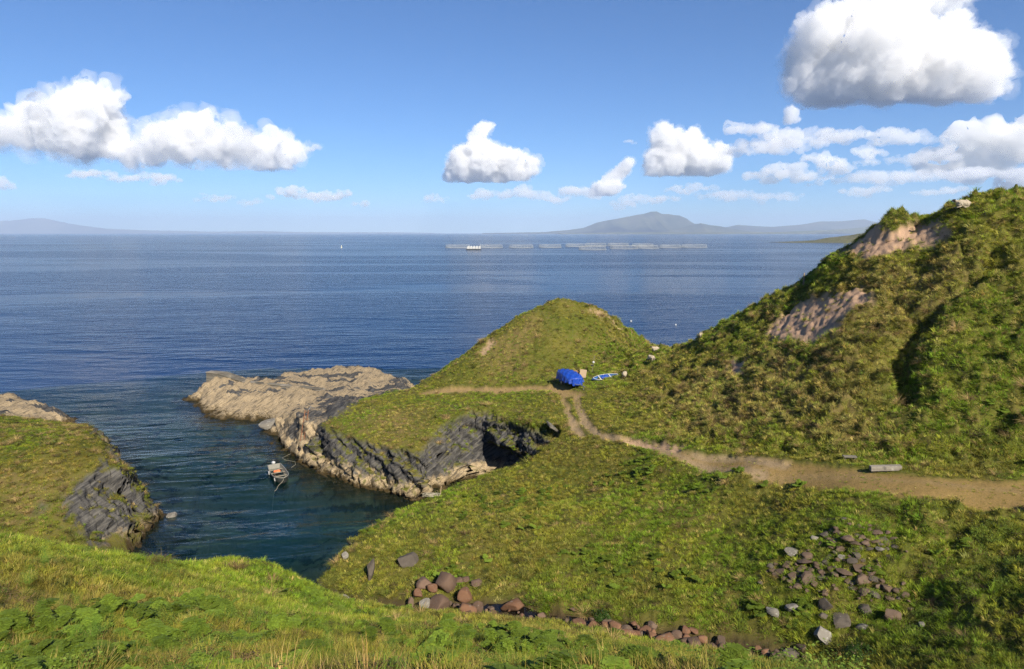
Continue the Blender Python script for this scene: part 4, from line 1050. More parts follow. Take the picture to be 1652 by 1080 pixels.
POOL_STONES = [(-4.17,39.37,1.06,1.12,'BIG'),(-5.32,39.36,0.8,0.64,''),(-5.75,38.6,0.52,0.52,''),(-4.87,38.8,0.52,0.42,''),(-4.3,37.01,1.1,0.9,'PINK'),(-5.09,37.0,0.6,0.8,'LONG'),(-6.02,37.87,0.41,0.62,''),(-3.77,37.54,0.41,0.41,''),(-2.78,38.1,0.77,0.77,''),(-2.65,36.17,0.93,0.78,'CRACK'),(-1.96,36.51,0.54,0.74,'EGG'),(-1.07,35.33,0.67,0.38,'ORANGE'),(0.04,36.53,1.09,0.59,'EAST'),(-3.36,39.77,0.43,0.43,''),(-2.99,39.97,0.49,0.27,''),(-2.26,39.41,0.69,0.27,''),(-2.49,37.03,0.25,0.4,''),(-2.44,35.17,0.67,0.29,''),(-1.46,36.51,0.18,0.14,''),(-3.34,35.99,0.34,0.29,''),(-1.21,35.9,0.29,0.21,''),(0.33,36.75,0.25,0.17,''),(-3.35,37.19,0.31,0.21,''),(-1.22,36.87,0.15,0.1,''),(-5.85,36.68,0.4,0.28,''),(1.04,35.14,0.24,0.17,''),(0.54,35.38,0.29,0.2,''),(-1.18,35.49,0.33,0.23,''),(-3.17,37.23,0.31,0.21,''),(-0.07,36.62,0.21,0.14,''),(0.38,35.01,0.31,0.22,''),(-2.98,35.47,0.27,0.19,''),(0.35,35.87,0.16,0.11,''),(-0.15,36.45,0.33,0.23,''),(-2.91,37.27,0.29,0.2,''),(1.6,35.08,0.38,0.27,''),(-3.89,37.53,0.29,0.2,''),(-4.91,36.94,0.16,0.11,''),(-0.18,36.14,0.15,0.1,''),(-2.24,36.31,0.16,0.11,''),(-1.22,36.42,0.32,0.23,''),(-1.26,36.41,0.15,0.1,'')]
CHANNEL_STONES = [(3.53,33.7,0.6,0.41,''),(4.26,33.7,0.46,0.32,''),(4.99,33.7,0.41,0.32,''),(5.46,33.37,0.64,0.5,'ORB'),(6.06,33.07,0.54,0.36,''),(5.83,32.44,0.88,0.44,''),(6.65,33.07,0.36,0.41,''),(6.91,32.76,0.54,0.4,''),(7.07,31.99,0.61,0.35,''),(7.33,32.61,0.36,0.27,''),(7.75,31.38,0.99,0.64,'ORBIG'),(8.37,32.15,0.48,0.39,''),(7.1,31.53,0.3,0.22,''),(8.91,32.3,0.44,0.26,''),(9.23,32.31,0.44,0.22,''),(9.04,31.39,0.77,0.51,'TAN'),(8.74,31.39,0.51,0.3,''),(10.23,31.25,0.34,0.3,''),(10.42,31.25,0.51,0.3,''),(10.02,30.94,0.25,0.25,''),(10.29,30.65,0.46,0.34,''),(12.08,29.8,0.41,0.33,''),(12.26,29.24,0.32,0.4,''),(3.38,35.16,0.27,0.19,''),(2.44,34.07,0.27,0.19,''),(5.37,32.73,0.31,0.21,''),(9.8,30.84,0.36,0.25,''),(11.9,30.22,0.15,0.11,''),(10.81,30.45,0.32,0.22,''),(4.75,32.84,0.29,0.2,''),(9.76,30.76,0.4,0.28,''),(5.47,32.63,0.38,0.27,''),(12.39,28.18,0.2,0.14,''),(5.09,34.02,0.42,0.29,''),(9.53,30.92,0.31,0.22,''),(5.05,33.38,0.16,0.11,''),(11.85,30.28,0.31,0.22,''),(12.78,29.48,0.22,0.15,''),(2.94,34.09,0.22,0.16,''),(5.05,33.27,0.15,0.1,''),(6.95,32.89,0.31,0.21,''),(6.43,33.57,0.38,0.26,''),(3.45,34.24,0.15,0.1,''),(7.38,33.18,0.41,0.29,''),(4.34,34.37,0.23,0.16,''),(6.44,32.59,0.38,0.26,''),(9.96,30.74,0.25,0.18,''),(9.59,31.72,0.39,0.27,''),(13.56,28.8,0.2,0.14,''),(10.98,29.39,0.22,0.15,''),(8.42,31.13,0.41,0.29,''),(3.83,33.55,0.14,0.1,''),(8.31,31.64,0.18,0.12,''),(12.54,28.63,0.2,0.14,''),(13.44,28.84,0.22,0.15,''),(8.74,30.9,0.19,0.14,''),(6.68,32.48,0.34,0.24,''),(12.51,28.54,0.26,0.18,''),(7.14,31.76,0.41,0.28,''),(8.86,32.04,0.33,0.23,''),(7.3,31.93,0.21,0.15,'')]
WALL_STONES = [(16.44,34.97,0.42,0.33,'p'),(16.9,34.84,0.51,0.26,''),(17.42,34.71,0.46,0.32,''),(17.28,34.52,0.37,0.23,''),(16.98,34.0,0.45,0.41,''),(16.87,34.34,0.32,0.23,''),(17.55,33.69,0.86,0.36,''),(18.31,34.22,0.32,0.27,''),(18.1,33.38,0.4,0.31,''),(17.63,33.2,0.62,0.27,''),(16.78,33.82,0.54,0.27,''),(18.91,33.72,0.72,0.27,''),(19.56,33.73,0.32,0.23,''),(19.04,33.23,0.58,0.25,''),(18.7,33.05,0.71,0.23,''),(19.19,32.89,0.53,0.22,''),(19.53,33.06,0.57,0.25,''),(19.73,33.56,0.49,0.18,''),(18.64,32.55,0.39,0.24,'p'),(19.45,32.58,0.44,0.22,''),(15.23,34.7,0.79,0.42,'p'),(15.67,33.9,0.64,0.45,'b'),(16.41,33.13,0.49,0.31,''),(16.83,32.65,0.44,0.31,'p'),(17.36,32.35,0.48,0.35,''),(14.02,34.59,0.56,0.26,''),(14.69,34.13,0.73,0.2,''),(14.36,33.94,0.68,0.29,''),(15.34,33.7,1.0,0.25,''),(15.14,33.35,0.63,0.4,''),(15.77,33.07,0.53,0.31,''),(15.69,32.57,0.31,0.35,''),(14.1,33.9,0.64,0.32,''),(14.56,33.12,0.58,0.36,''),(15.0,32.51,0.7,0.53,''),(15.24,32.19,0.43,0.26,''),(14.55,32.46,0.61,0.26,''),(15.39,32.87,0.35,0.31,''),(16.19,32.46,0.35,0.26,''),(16.53,31.98,0.95,0.26,'b'),(17.26,31.85,0.69,0.26,'b'),(16.61,31.5,0.51,0.25,'b'),(17.13,31.19,0.72,0.51,'b'),(17.63,31.38,0.51,0.25,''),(17.6,31.06,0.5,0.25,''),(17.94,30.92,0.42,0.25,''),(17.94,30.45,0.66,0.37,'b'),(16.9,30.68,0.62,0.33,''),(17.4,30.4,0.66,0.29,''),(17.83,30.12,0.49,0.16,''),(18.43,29.87,0.36,0.24,''),(16.65,31.15,0.5,0.25,''),(15.45,31.41,0.51,0.3,''),(14.79,32.0,0.26,0.26,''),(17.47,34.36,0.37,0.26,''),(16.48,34.31,0.41,0.28,''),(17.0,33.34,0.45,0.23,''),(18.12,33.03,0.53,0.23,''),(18.15,32.71,0.44,0.23,''),(14.95,33.17,0.4,0.27,''),(16.15,32.94,0.4,0.27,''),(16.57,32.63,0.39,0.23,''),(17.04,32.16,0.52,0.22,''),(17.67,31.7,0.38,0.21,''),(14.37,32.94,0.44,0.27,''),(14.24,33.27,0.45,0.25,''),(13.96,34.24,0.46,0.23,''),(15.67,32.23,0.39,0.3,''),(16.15,31.95,0.52,0.24,''),(16.78,31.33,0.42,0.24,''),(17.6,30.58,0.41,0.23,''),(18.19,30.16,0.41,0.24,''),(15.63,32.9,0.29,0.16,''),(15.31,31.59,0.31,0.17,''),(16.11,31.93,0.14,0.08,''),(18.22,32.9,0.18,0.1,''),(18.97,34.32,0.28,0.15,''),(18.26,31.98,0.32,0.18,''),(17.14,32.46,0.32,0.18,''),(18.97,33.18,0.13,0.07,''),(15.76,32.02,0.15,0.08,''),(18.5,34.01,0.25,0.14,''),(17.78,33.51,0.18,0.1,''),(17.57,29.25,0.18,0.1,''),(18.65,30.42,0.22,0.12,''),(15.91,31.31,0.32,0.18,''),(14.21,34.62,0.28,0.16,''),(18.93,32.59,0.16,0.09,''),(13.2,33.78,0.35,0.19,''),(19.92,34.13,0.18,0.1,''),(17.59,31.4,0.34,0.19,''),(15.76,32.39,0.28,0.15,''),(14.87,32.84,0.33,0.18,''),(17.1,30.26,0.17,0.09,''),(17.43,33.72,0.31,0.17,''),(16.73,33.2,0.29,0.16,''),(18.36,30.15,0.13,0.07,''),(16.75,31.06,0.31,0.17,''),(14.67,32.72,0.33,0.18,''),(18.3,33.11,0.35,0.19,''),(17.77,32.83,0.31,0.17,''),(16.95,34.9,0.34,0.18,''),(17.94,32.29,0.16,0.09,''),(19.38,32.57,0.14,0.08,''),(17.9,30.51,0.23,0.13,''),(16.8,34.72,0.2,0.11,''),(14.66,33.61,0.27,0.15,''),(19.79,33.31,0.25,0.14,''),(17.23,33.67,0.15,0.08,''),(19.35,33.08,0.25,0.14,''),(16.71,31.33,0.3,0.17,''),(14.94,32.98,0.15,0.08,''),(15.88,31.49,0.25,0.14,''),(18.06,33.7,0.29,0.16,''),(16.8,32.4,0.28,0.15,''),(16.77,30.49,0.33,0.18,''),(17.84,30.79,0.15,0.08,''),(14.49,31.6,0.25,0.14,''),(16.47,31.77,0.31,0.17,''),(16.12,32.45,0.3,0.17,''),(17.92,31.07,0.14,0.08,''),(19.39,33.55,0.13,0.07,''),(14.01,33.67,0.2,0.11,''),(17.26,31.55,0.31,0.17,''),(18.13,32.68,0.16,0.09,''),(18.87,33.48,0.16,0.09,''),(18.43,29.27,0.32,0.17,''),(18.81,32.01,0.33,0.18,''),(15.77,34.23,0.26,0.14,''),(15.7,31.97,0.13,0.07,''),(18.15,29.9,0.2,0.11,''),(17.52,31.35,0.35,0.19,''),(16.8,33.22,0.13,0.07,''),(18.76,32.78,0.3,0.17,''),(15.92,32.98,0.27,0.15,''),(13.71,33.94,0.13,0.07,''),(16.86,33.98,0.15,0.08,''),(19.62,31.97,0.15,0.08,''),(17.16,33.33,0.13,0.07,''),(18.03,31.53,0.25,0.14,''),(18.19,31.72,0.29,0.16,''),(16.95,33.59,0.29,0.16,''),(15.0,33.76,0.34,0.19,''),(15.44,33.78,0.24,0.13,''),(17.51,32.77,0.32,0.18,''),(15.69,32.83,0.29,0.16,''),(16.3,32.33,0.19,0.11,''),(16.53,31.18,0.23,0.12,''),(13.72,34.3,0.21,0.11,''),(16.96,31.16,0.17,0.1,''),(16.61,30.75,0.15,0.08,''),(14.23,33.86,0.13,0.07,''),(16.9,34.21,0.15,0.08,''),(17.32,32.72,0.13,0.07,''),(15.38,31.09,0.13,0.07,''),(18.02,34.53,0.22,0.12,''),(15.12,33.89,0.18,0.1,''),(17.0,31.38,0.27,0.15,''),(17.23,34.92,0.31,0.17,''),(15.46,33.05,0.31,0.17,''),(18.44,29.58,0.18,0.1,''),(18.05,31.23,0.2,0.11,''),(19.02,33.72,0.26,0.14,''),(18.39,33.71,0.12,0.07,''),(17.6,32.17,0.28,0.15,''),(16.15,32.69,0.2,0.11,''),(16.99,33.36,0.21,0.12,''),(18.19,30.71,0.14,0.08,''),(18.17,32.89,0.24,0.13,''),(16.6,30.42,0.16,0.09,''),(17.93,31.32,0.21,0.11,''),(17.09,32.83,0.18,0.1,''),(14.25,32.48,0.32,0.17,''),(18.1,30.19,0.35,0.19,''),(18.0,35.09,0.32,0.17,''),(18.91,33.25,0.2,0.11,''),(18.65,33.87,0.33,0.18,''),(17.43,31.19,0.36,0.2,''),(18.85,33.69,0.2,0.11,''),(14.94,34.21,0.18,0.1,''),(18.96,32.57,0.26,0.14,''),(14.26,33.95,0.17,0.1,'')]
LOOSE_STONES = [(16.72,30.04,0.61,0.33,''),(13.86,31.43,0.6,0.34,'p'),(13.05,31.68,0.6,0.43,'p'),(15.17,30.73,0.58,0.67,''),(14.85,30.24,0.33,0.29,''),(15.53,29.81,0.89,0.32,''),(16.1,29.13,0.48,0.28,'p'),(14.46,29.31,0.8,0.44,'PALE'),(13.07,29.4,0.72,0.4,''),(13.6,29.42,0.48,0.4,''),(12.13,29.81,0.49,0.33,''),(12.44,29.38,0.56,0.4,''),(18.07,27.87,0.3,0.21,'p'),(17.4,29.05,0.55,0.47,'')]
# ---------------------------------------------------------------- mesh helpers for the made things
class MB:
    def __init__(self): self.v = []; self.f = []
    def box(self, c, s, rz=0.0, m=None):
        k = len(self.v); cx, cy, cz = c; a, b, h = s[0]/2, s[1]/2, s[2]/2
        for z in (-h, h):
            for x, y in ((-a, -b), (a, -b), (a, b), (-a, b)):
                p = Vector((x*math.cos(rz)-y*math.sin(rz)+cx, x*math.sin(rz)+y*math.cos(rz)+cy, z+cz))
                self.v.append(m @ p if m else p)
        self.f += [tuple(i+k for i in q) for q in ((0, 3, 2, 1), (4, 5, 6, 7), (0, 1, 5, 4), (1, 2, 6, 5), (2, 3, 7, 6), (3, 0, 4, 7))]
        return self
    def tube(self, pts, r, n=8, closed=False, cap=True):
        pts = [Vector(p) for p in pts]; k0 = len(self.v); N = len(pts)
        for i, p in enumerate(pts):
            if closed: t = pts[(i+1) % N]-pts[i-1]
            else: t = pts[min(i+1, N-1)]-pts[max(i-1, 0)]
            t.normalize(); u = t.cross(Vector((0, 0, 1)))
            if u.length < 1e-3: u = t.cross(Vector((1, 0, 0)))
            u.normalize(); w = t.cross(u); rr_ = r[i] if isinstance(r, (list, tuple)) else r
            for j in range(n):
                a = 2*math.pi*j/n; self.v.append(p + u*math.cos(a)*rr_ + w*math.sin(a)*rr_)
        for i in range(N if closed else N-1):
            for j in range(n):
                a = k0+i*n+j; b = k0+i*n+(j+1) % n; c = k0+((i+1) % N)*n+(j+1) % n; d = k0+((i+1) % N)*n+j
                self.f.append((a, b, c, d))
        if cap and not closed:
            self.f.append(tuple(k0+j for j in range(n))[::-1]); self.f.append(tuple(k0+(N-1)*n+j for j in range(n)))
        return self
    def lathe(self, prof, c=(0, 0, 0), n=16):
        k = len(self.v)
        for (r, z) in prof:
            for j in range(n):
                a = 2*math.pi*j/n; self.v.append(Vector((c[0]+r*math.cos(a), c[1]+r*math.sin(a), c[2]+z)))
        for i in range(len(prof)-1):
            for j in range(n):
                self.f.append((k+i*n+j, k+i*n+(j+1) % n, k+(i+1)*n+(j+1) % n, k+(i+1)*n+j))
        self.f.append(tuple(k+j for j in range(n))[::-1]); self.f.append(tuple(k+(len(prof)-1)*n+j for j in range(n)))
        return self
    def grid(self, P):
        k = len(self.v); a = len(P); b = len(P[0])
        for row in P: self.v += [Vector(p) for p in row]
        for i in range(a-1):
            for j in range(b-1): self.f.append((k+i*b+j, k+(i+1)*b+j, k+(i+1)*b+j+1, k+i*b+j+1))
        return self
    def build(self, name, mat, parent=None, smooth=False, bevel=0.0):
        o = mesh_obj(name, self.v, self.f, mat, parent, smooth)
        if bevel > 0:
            md = o.modifiers.new("edge", 'BEVEL'); md.width = bevel; md.segments = 2; md.limit_method = 'ANGLE'
        return o

def voxel_mesh(V, F_, vx, smooth_it=0):
    me0 = np_mesh("tmp", V, F_, None, True); o = bpy.data.objects.new("tmp", me0); COL.objects.link(o)
    md = o.modifiers.new("r", 'REMESH'); md.mode = 'VOXEL'; md.voxel_size = vx; md.use_smooth_shade = True
    if smooth_it:
        sm = o.modifiers.new("s", 'SMOOTH'); sm.iterations = smooth_it; sm.factor = 0.5
    ev = bpy.data.meshes.new_from_object(o.evaluated_get(bpy.context.evaluated_depsgraph_get()))
    bpy.data.objects.remove(o); bpy.data.meshes.remove(me0)
    return ev

# ---------------------------------------------------------------- stones
def stone_mesh(seed, kind):
    bm = bmesh.new(); bmesh.ops.create_icosphere(bm, subdivisions=3, radius=1.0)
    co = np.array([v.co for v in bm.verts]); r = np.random.default_rng(seed)
    co = co*(1+0.28*fbm(co[:, 0]*0.9+seed, co[:, 1]*0.9, co[:, 2]*0.9, o=2))[:, None]
    for _ in range(9 if kind == 'round' else 13):
        n = r.normal(0, 1, 3)
        if kind != 'round': n[2] *= 1.6
        n /= np.linalg.norm(n); h = r.uniform(0.45, 0.80) if kind == 'round' else r.uniform(0.42, 0.75)
        s_ = co @ n; over = np.clip(s_-h, 0, None); co = co - over[:, None]*n*(0.88 if kind == 'round' else 0.95)
    co = co*(1+0.05*fbm(co[:, 0]*3+seed, co[:, 1]*3, co[:, 2]*3, o=4, g=0.6))[:, None]
    ext = co.max(0)-co.min(0); co = co/ext*1.0
    me = bpy.data.meshes.new("stone"); me.from_pydata([tuple(c) for c in co], [], [[v.index for v in f.verts] for f in bm.faces]); bm.free(); me.update()
    me.polygons.foreach_set("use_smooth", [kind == 'round']*len(me.polygons))
    return me

def stone_material(name, a, b, lich, amt=0.60):
    t = NT(name); p = t.obj(); oi = t.n("ObjectInfo")
    off = t.n("VectorMath"); off.operation = 'ADD'; t.t.links.new(p, off.inputs[0]); t.t.links.new(oi.outputs["Random"], off.inputs[1])
    sc_ = t.n("VectorMath"); sc_.operation = 'ADD'; t.t.links.new(off.outputs[0], sc_.inputs[0]); t.t.links.new(oi.outputs["Location"], sc_.inputs[1]); q = sc_.outputs[0]
    c = t.mix(t.noise(q, 3.5, 6, 0.65), a, b)
    c = t.mix(t.math('MULTIPLY', oi.outputs["Random"], 0.55), c, tuple(v*0.55 for v in a))
    c = t.mix(t.maprange(t.noise(q, 5.0, 7, 0.7), amt, amt+0.1), c, lich)
    nb = t.bump(t.noise(q, 14, 6, 0.65), 0.5, 0.04)
    return t.finish(t.principled(c, 0.85, nb, 0, 0.25))
ST_RED = stone_material("red_granite", (0.086, 0.054, 0.038), (0.161, 0.105, 0.074), (0.225, 0.180, 0.143), 0.60)
ST_ORG = stone_material("rusty_granite", (0.124, 0.061, 0.035), (0.206, 0.112, 0.064), (0.158, 0.120, 0.090), 0.56)
ST_GREY = stone_material("grey_schist", (0.061, 0.050, 0.040), (0.133, 0.112, 0.090), (0.230, 0.209, 0.173), 0.63)
ST_PALE = stone_material("lichen_stone", (0.136, 0.124, 0.102), (0.236, 0.217, 0.186), (0.310, 0.298, 0.267), 0.55)
ST_BRN = stone_material("brown_schist", (0.084, 0.056, 0.038), (0.154, 0.108, 0.077), (0.210, 0.182, 0.147), 0.62)
SM = {}
for m_, key in ((ST_RED, 'red'), (ST_ORG, 'org'), (ST_GREY, 'grey'), (ST_PALE, 'pale'), (ST_BRN, 'brn')):
    SM[key] = []
    for i in range(6):
        me_ = stone_mesh(100+i*3+ord(key[0]), 'round' if key in ('red', 'org') or i == 3 else 'flat'); me_.materials.append(m_); SM[key].append(me_)

def put_stone(name, x, y, w_, h_, key, parent=None, flat=False, sink=0.30, zoff=0.0):
    o = bpy.data.objects.new(name, random.choice(SM[key])); COL.objects.link(o)
    o.scale = (w_, w_*R(0.65, 0.95), h_*(0.95 if flat else 1.0))
    o.rotation_euler = (R(-0.3, 0.3), R(-0.3, 0.3), R(-0.35, 0.35) if flat else R(0, 6.28))
    z = gz(x, y) + h_*(0.5-sink) + zoff
    if parent is None: o.location = (x, y, z)
    else:
        o.parent = parent; o.location = Vector((x, y, z))-parent.location
    return o

UNIQ = {'BIG': ("largest round brown boulder at the head of the stream pool", 'red'), 'PINK': ("big pinkish boulder with a pale top in the stream boulder pile", 'red'),
        'LONG': ("long pale stone lying on end in front of the boulder pile", 'pale'), 'CRACK': ("cracked orange boulder at the foot of the boulder pile", 'org'),
        'EGG': ("egg shaped brown boulder at the edge of the dark pool", 'red'), 'ORANGE': ("small flat orange stone standing in the dark pool", 'org'),
        'EAST': ("lone wedge shaped boulder on the right bank of the pool", 'org'), 'ORB': ("squarish orange boulder in the narrow stream channel", 'org'),
        'ORBIG': ("largest orange boulder in the narrow stream channel", 'org'), 'TAN': ("tan boulder right of the largest orange one in the channel", 'red'),
        'PALE': ("pale angular boulder below the tumbled stone wall beside the dark bush", 'pale')}
for (L_, lab, grp, keys) in ((POOL_STONES, "reddish brown boulder in the pile at the stream pool", "boulders piled at the stream pool", ['red', 'red', 'org', 'brn']),
                             (CHANNEL_STONES, "small rust coloured boulder lying in the narrow stream channel", "boulders along the stream channel", ['org', 'red', 'org', 'brn']),
                             (LOOSE_STONES, "loose grey stone on the grassy bank below the tumbled wall", "loose stones below the tumbled wall", ['grey', 'brn', 'grey'])):
    for (x, y, w_, h_, tg) in L_:
        key = UNIQ[tg][1] if tg in UNIQ else ('pale' if tg == 'p' else random.choice(keys))
        o = put_stone("boulder", x, y, w_*1.3, h_*1.2, key, sink=0.30, zoff=0.10 if y > 28 and x < 12.5 else 0.0)
        if tg in UNIQ: tag(o, UNIQ[tg][0], "boulder", grp)
        elif tg == 'p': tag(o, "whitish lichen covered stone on the bank below the tumbled wall", "boulder", "whitish stones below the tumbled wall")
        else: tag(o, lab, "boulder", grp)
wall = empty("tumbled_wall", (14.5, 33.0, gz(14.5, 33.0)))
tag(wall, "tumbled dry stone wall of flat grey stones on the grassy bank", "stone wall")
for (x, y, w_, h_, tg) in WALL_STONES:
    put_stone("stone", x, y, w_*1.08, h_*1.05, {'p': 'pale', 'b': 'brn'}.get(tg, random.choice(['grey', 'brn', 'brn'])), wall, True, 0.46)
def slab_rock(name, lab, x, y, dims, rot, key, sink):
    o = bpy.data.objects.new(name, SM[key][0]); COL.objects.link(o); o.scale = dims; o.rotation_euler = rot
    o.location = (x, y, gz(x, y)+dims[2]*(0.5-sink)); tag(o, lab, "rock"); return o
slab_rock("rock_slab", "upright grey rock slab with a white tip at the stream mouth", -9.2, 41.6, (0.55, 0.9, 1.7), (0.1, 0.22, 0.3), 'grey', 0.25)
slab_rock("rock_slab", "sloping grey rock slab half buried in the grass above the stream", -6.9, 42.9, (1.5, 1.3, 0.8), (0.5, 0.1, 0.4), 'grey', 0.35)
slab_rock("rock_slab", "pale flat slab lying at the stream mouth behind the near rim", -10.6, 38.6, (1.5, 1.0, 0.6), (0.15, -0.25, 0.2), 'pale', 0.2)
slab_rock("rock_slab", "small pale rock poking from the cliff edge turf near the stream mouth", -11.6, 44.6, (0.55, 0.5, 0.6), (0.1, 0.1, 0.9), 'pale', 0.3)
slab_rock("boulder", "pale weed free boulder at the water beside the left headland", -34.0, 64.8, (1.1, 0.9, 0.7), (0.1, 0.1, 0.5), 'pale', 0.3)
slab_rock("boulder", "cream boulder at the waterline between the pier and the ladder", -35.0, 96.0, (3.4, 2.2, 1.7), (0.05, 0.05, 0.3), 'pale', 0.3)

# ---------------------------------------------------------------- stream water
sp_ = []
for i in range(len(STREAM)-1):
    for k in range(8):
        t_ = k/8; sp_.append((STREAM[i][0]*(1-t_)+STREAM[i+1][0]*t_, STREAM[i][1]*(1-t_)+STREAM[i+1][1]*t_, i+t_))
rows = []; zl = None
for i, (x, y, u) in enumerate(sp_[10:]):
    x2, y2, _ = sp_[min(i+11, len(sp_)-1)]; d_ = Vector((x2-x, y2-y, 0)); 
    if d_.length < 1e-4: continue
    d_.normalize(); nrm = Vector((-d_.y, d_.x, 0)); zc = gz(x, y)
    zl = zc if zl is None else zl*0.75+zc*0.25
    hw = 0.85 if not (-4.5 < x < 1.0) else 1.3
    rows.append([Vector((x, y, zl+0.02))+nrm*hw*q for q in (-1, -0.5, 0, 0.5, 1)])
tw = NT("stream_water"); pw = tw.pos()
brook = tw.finish(tw.principled((0.010, 0.008, 0.006), 0.10, tw.bump(tw.noise(pw, 5, 3), 0.25, 0.03), 0, 0.15))
st_o = MB().grid(rows).build("stream", brook, None, True); tag(st_o, kind="structure")

# ---------------------------------------------------------------- moored skiff
WOODW = simple_mat("weathered_white_paint", (0.225, 0.217, 0.188), 0.6, 0.2, 5, wear=(0.195, 0.165, 0.128))
DARKHULL = simple_mat("dark_tarred_hull", (0.035, 0.04, 0.038), 0.45, 0.3, 4)
PLANK = simple_mat("bleached_plank", (0.225, 0.203, 0.150), 0.75, 0.25, 7, wear=(0.188, 0.150, 0.112))
FLOORW = simple_mat("wet_bottom_boards", (0.14, 0.14, 0.12), 0.6, 0.3, 6)
ORANGE = simple_mat("orange_float_cloth", (0.75, 0.19, 0.07), 0.6, 0.15, 8)
ROPE = simple_mat("pale_rope", (0.403, 0.364, 0.273), 0.9, 0.2, 20)
BLACKP = simple_mat("black_plastic", (0.02, 0.02, 0.022), 0.4, 0.2, 8)
WHITEP = simple_mat("white_plastic", (0.450, 0.450, 0.435), 0.4, 0.06, 8)
STEEL = simple_mat("galvanised_steel", (0.34, 0.35, 0.36), 0.45, 0.2, 10, metal=0.7)

def hull_rows(L, B, Hh_, n=18, m=9, stern=0.82, sheer=0.16, inner=0.0):
    out = []
    for i in range(n+1):
        u = i/n; x = -L/2 + L*u
        w_ = B/2*((stern+(1-stern)*math.sin(min(1, u/0.45)*math.pi/2)) if u < 0.45 else math.cos(((u-0.45)/0.55)**2.2*math.pi/2)**0.75) - inner
        w_ = max(w_, 0.015); keel = 0.10*Hh_*max(0, (u-0.6)/0.4)**2*3; top = Hh_*(1+sheer*(2*u-0.8)**2) 
        row = []
        for j in range(m):
            a = -1+2*j/(m-1); s_ = abs(a)
            yy = math.copysign(w_*min(1, (s_*1.55)**0.8 if s_ < 0.6 else 0.92+0.08*(s_-0.6)/0.4), a) if s_ > 0 else 0
            zz = keel + inner*0.8 + (top-keel-inner*0.8)*(max(0, (s_-0.45)/0.55)**1.1)
            row.append((x, yy, zz))
        out.append(row)
    return out

def skiff(loc, rz):
    b = empty("skiff", loc, (0.02, 0.0, rz))
    tag(b, "weathered open skiff with pale gunwales and an orange bundle moored in the cove", "boat")
    L, B, Hh_ = 5.7, 1.75, 0.72
    o_ = hull_rows(L, B, Hh_); i_ = hull_rows(L, B, Hh_, inner=0.05)
    m1 = MB().grid(o_); m1.f.append(tuple(range(9))); h_ = m1.build("hull", DARKHULL, b, True)
    MB().grid([r[::-1] for r in i_]).build("lining", WOODW, b, True)
    mt = MB(); k = len(mt.v); tr = [(-L/2-0.01, y, z) for (x, y, z) in o_[0]]
    mt.v += [Vector(p) for p in tr] + [Vector((p[0]+0.07, p[1], p[2])) for p in tr]; n_ = len(tr)
    mt.f += [tuple(range(n_))[::-1], tuple(range(n_, 2*n_))] + [(q, q+1, q+1+n_, q+n_) for q in range(n_-1)] + [(0, n_, 2*n_-1, n_-1)]
    mt.build("transom", WOODW, b)
    for sg, j in ((-1, 0), (1, -1)):
        MB().tube([(r[j][0], r[j][1], r[j][2]+0.015) for r in o_], 0.045, 6).build("gunwale", WOODW, b, True)
    MB().box((-0.15, 0, 0.12), (4.2, 1.05, 0.03)).build("bottom_boards", FLOORW, b)
    for x, w_ in ((-1.75, 1.50), (-0.55, 1.60), (0.75, 1.52), (1.75, 1.15)):
        MB().box((x, 0, 0.46), (0.27, w_, 0.04)).build("thwart", PLANK, b, bevel=0.01)
    fd = MB(); fd.v += [Vector(p) for p in ((1.95, -0.55, 0.62), (2.72, -0.06, 0.78), (2.72, 0.06, 0.78), (1.95, 0.55, 0.62), (1.95, -0.55, 0.58), (2.72, -0.06, 0.74), (2.72, 0.06, 0.74), (1.95, 0.55, 0.58))]
    fd.f += [(0, 1, 2, 3), (7, 6, 5, 4), (0, 4, 5, 1), (1, 5, 6, 2), (2, 6, 7, 3), (3, 7, 4, 0)]; fd.build("foredeck", PLANK, b)
    V, F_ = sphere_soup([(-1.15, 0.18, 0.42, 0.26, 0.6, 1.3), (-1.25, -0.15, 0.40, 0.24, 0.6, 1.2), (-1.0, 0.0, 0.46, 0.2, 0.6, 1.4)], 2)
    me_ = voxel_mesh(V, F_, 0.05, 2); me_.materials.append(ORANGE); me_.name = "life_jacket"; link_obj("life_jacket", me_, b)
    for x, sg in ((0.4, 1), (-0.9, -1), (1.6, -1)):
        MB().lathe([(0.02, 0.30), (0.09, 0.24), (0.10, 0.05), (0.09, -0.14), (0.02, -0.2)], (x, sg*(0.90 if x < 1.5 else 0.72), 0.42), 10).build("fender", WHITEP, b, True)
    eng = MB(); eng.box((-L/2-0.16, 0, 0.35), (0.16, 0.14, 0.7)); eg = eng.build("outboard", BLACKP, b, bevel=0.03)
    V, F_ = sphere_soup([(-L/2-0.20, 0, 0.90, 0.24, 0.9, 1.25), (-L/2-0.08, 0, 0.95, 0.2, 0.8, 1.2)], 2); me_ = voxel_mesh(V, F_, 0.05, 1); me_.materials.append(WHITEP); me_.name = "cowling"; link_obj("cowling", me_, eg)
    for sg in (-1, 1):
        MB().tube([(-0.9, sg*0.45, 0.55), (0.6, sg*0.50, 0.55), (1.9, sg*0.42, 0.60)], 0.025, 6).build("oar", PLANK, b, True)
    return b
skiff((-27.15, 76.2, -0.22), math.atan2(-5.47, 3.09))
def sag(a, b, n, dz, wob=0.0):
    a = Vector(a); b = Vector(b); out = []
    for i in range(n+1):
        t = i/n; p = a.lerp(b, t); p.z -= dz*4*t*(1-t); p.x += wob*math.sin(t*9); out.append(p)
    return out
r1 = MB().tube(sag((-25.75, 73.75, 0.62), (-26.05, 71.4, 0.02), 8, 0.12, 0.08) + [Vector((-25.9, 70.6, -0.4)), Vector((-25.3, 68.4, -1.2))], 0.016, 6).build("mooring_rope", ROPE, None, True)
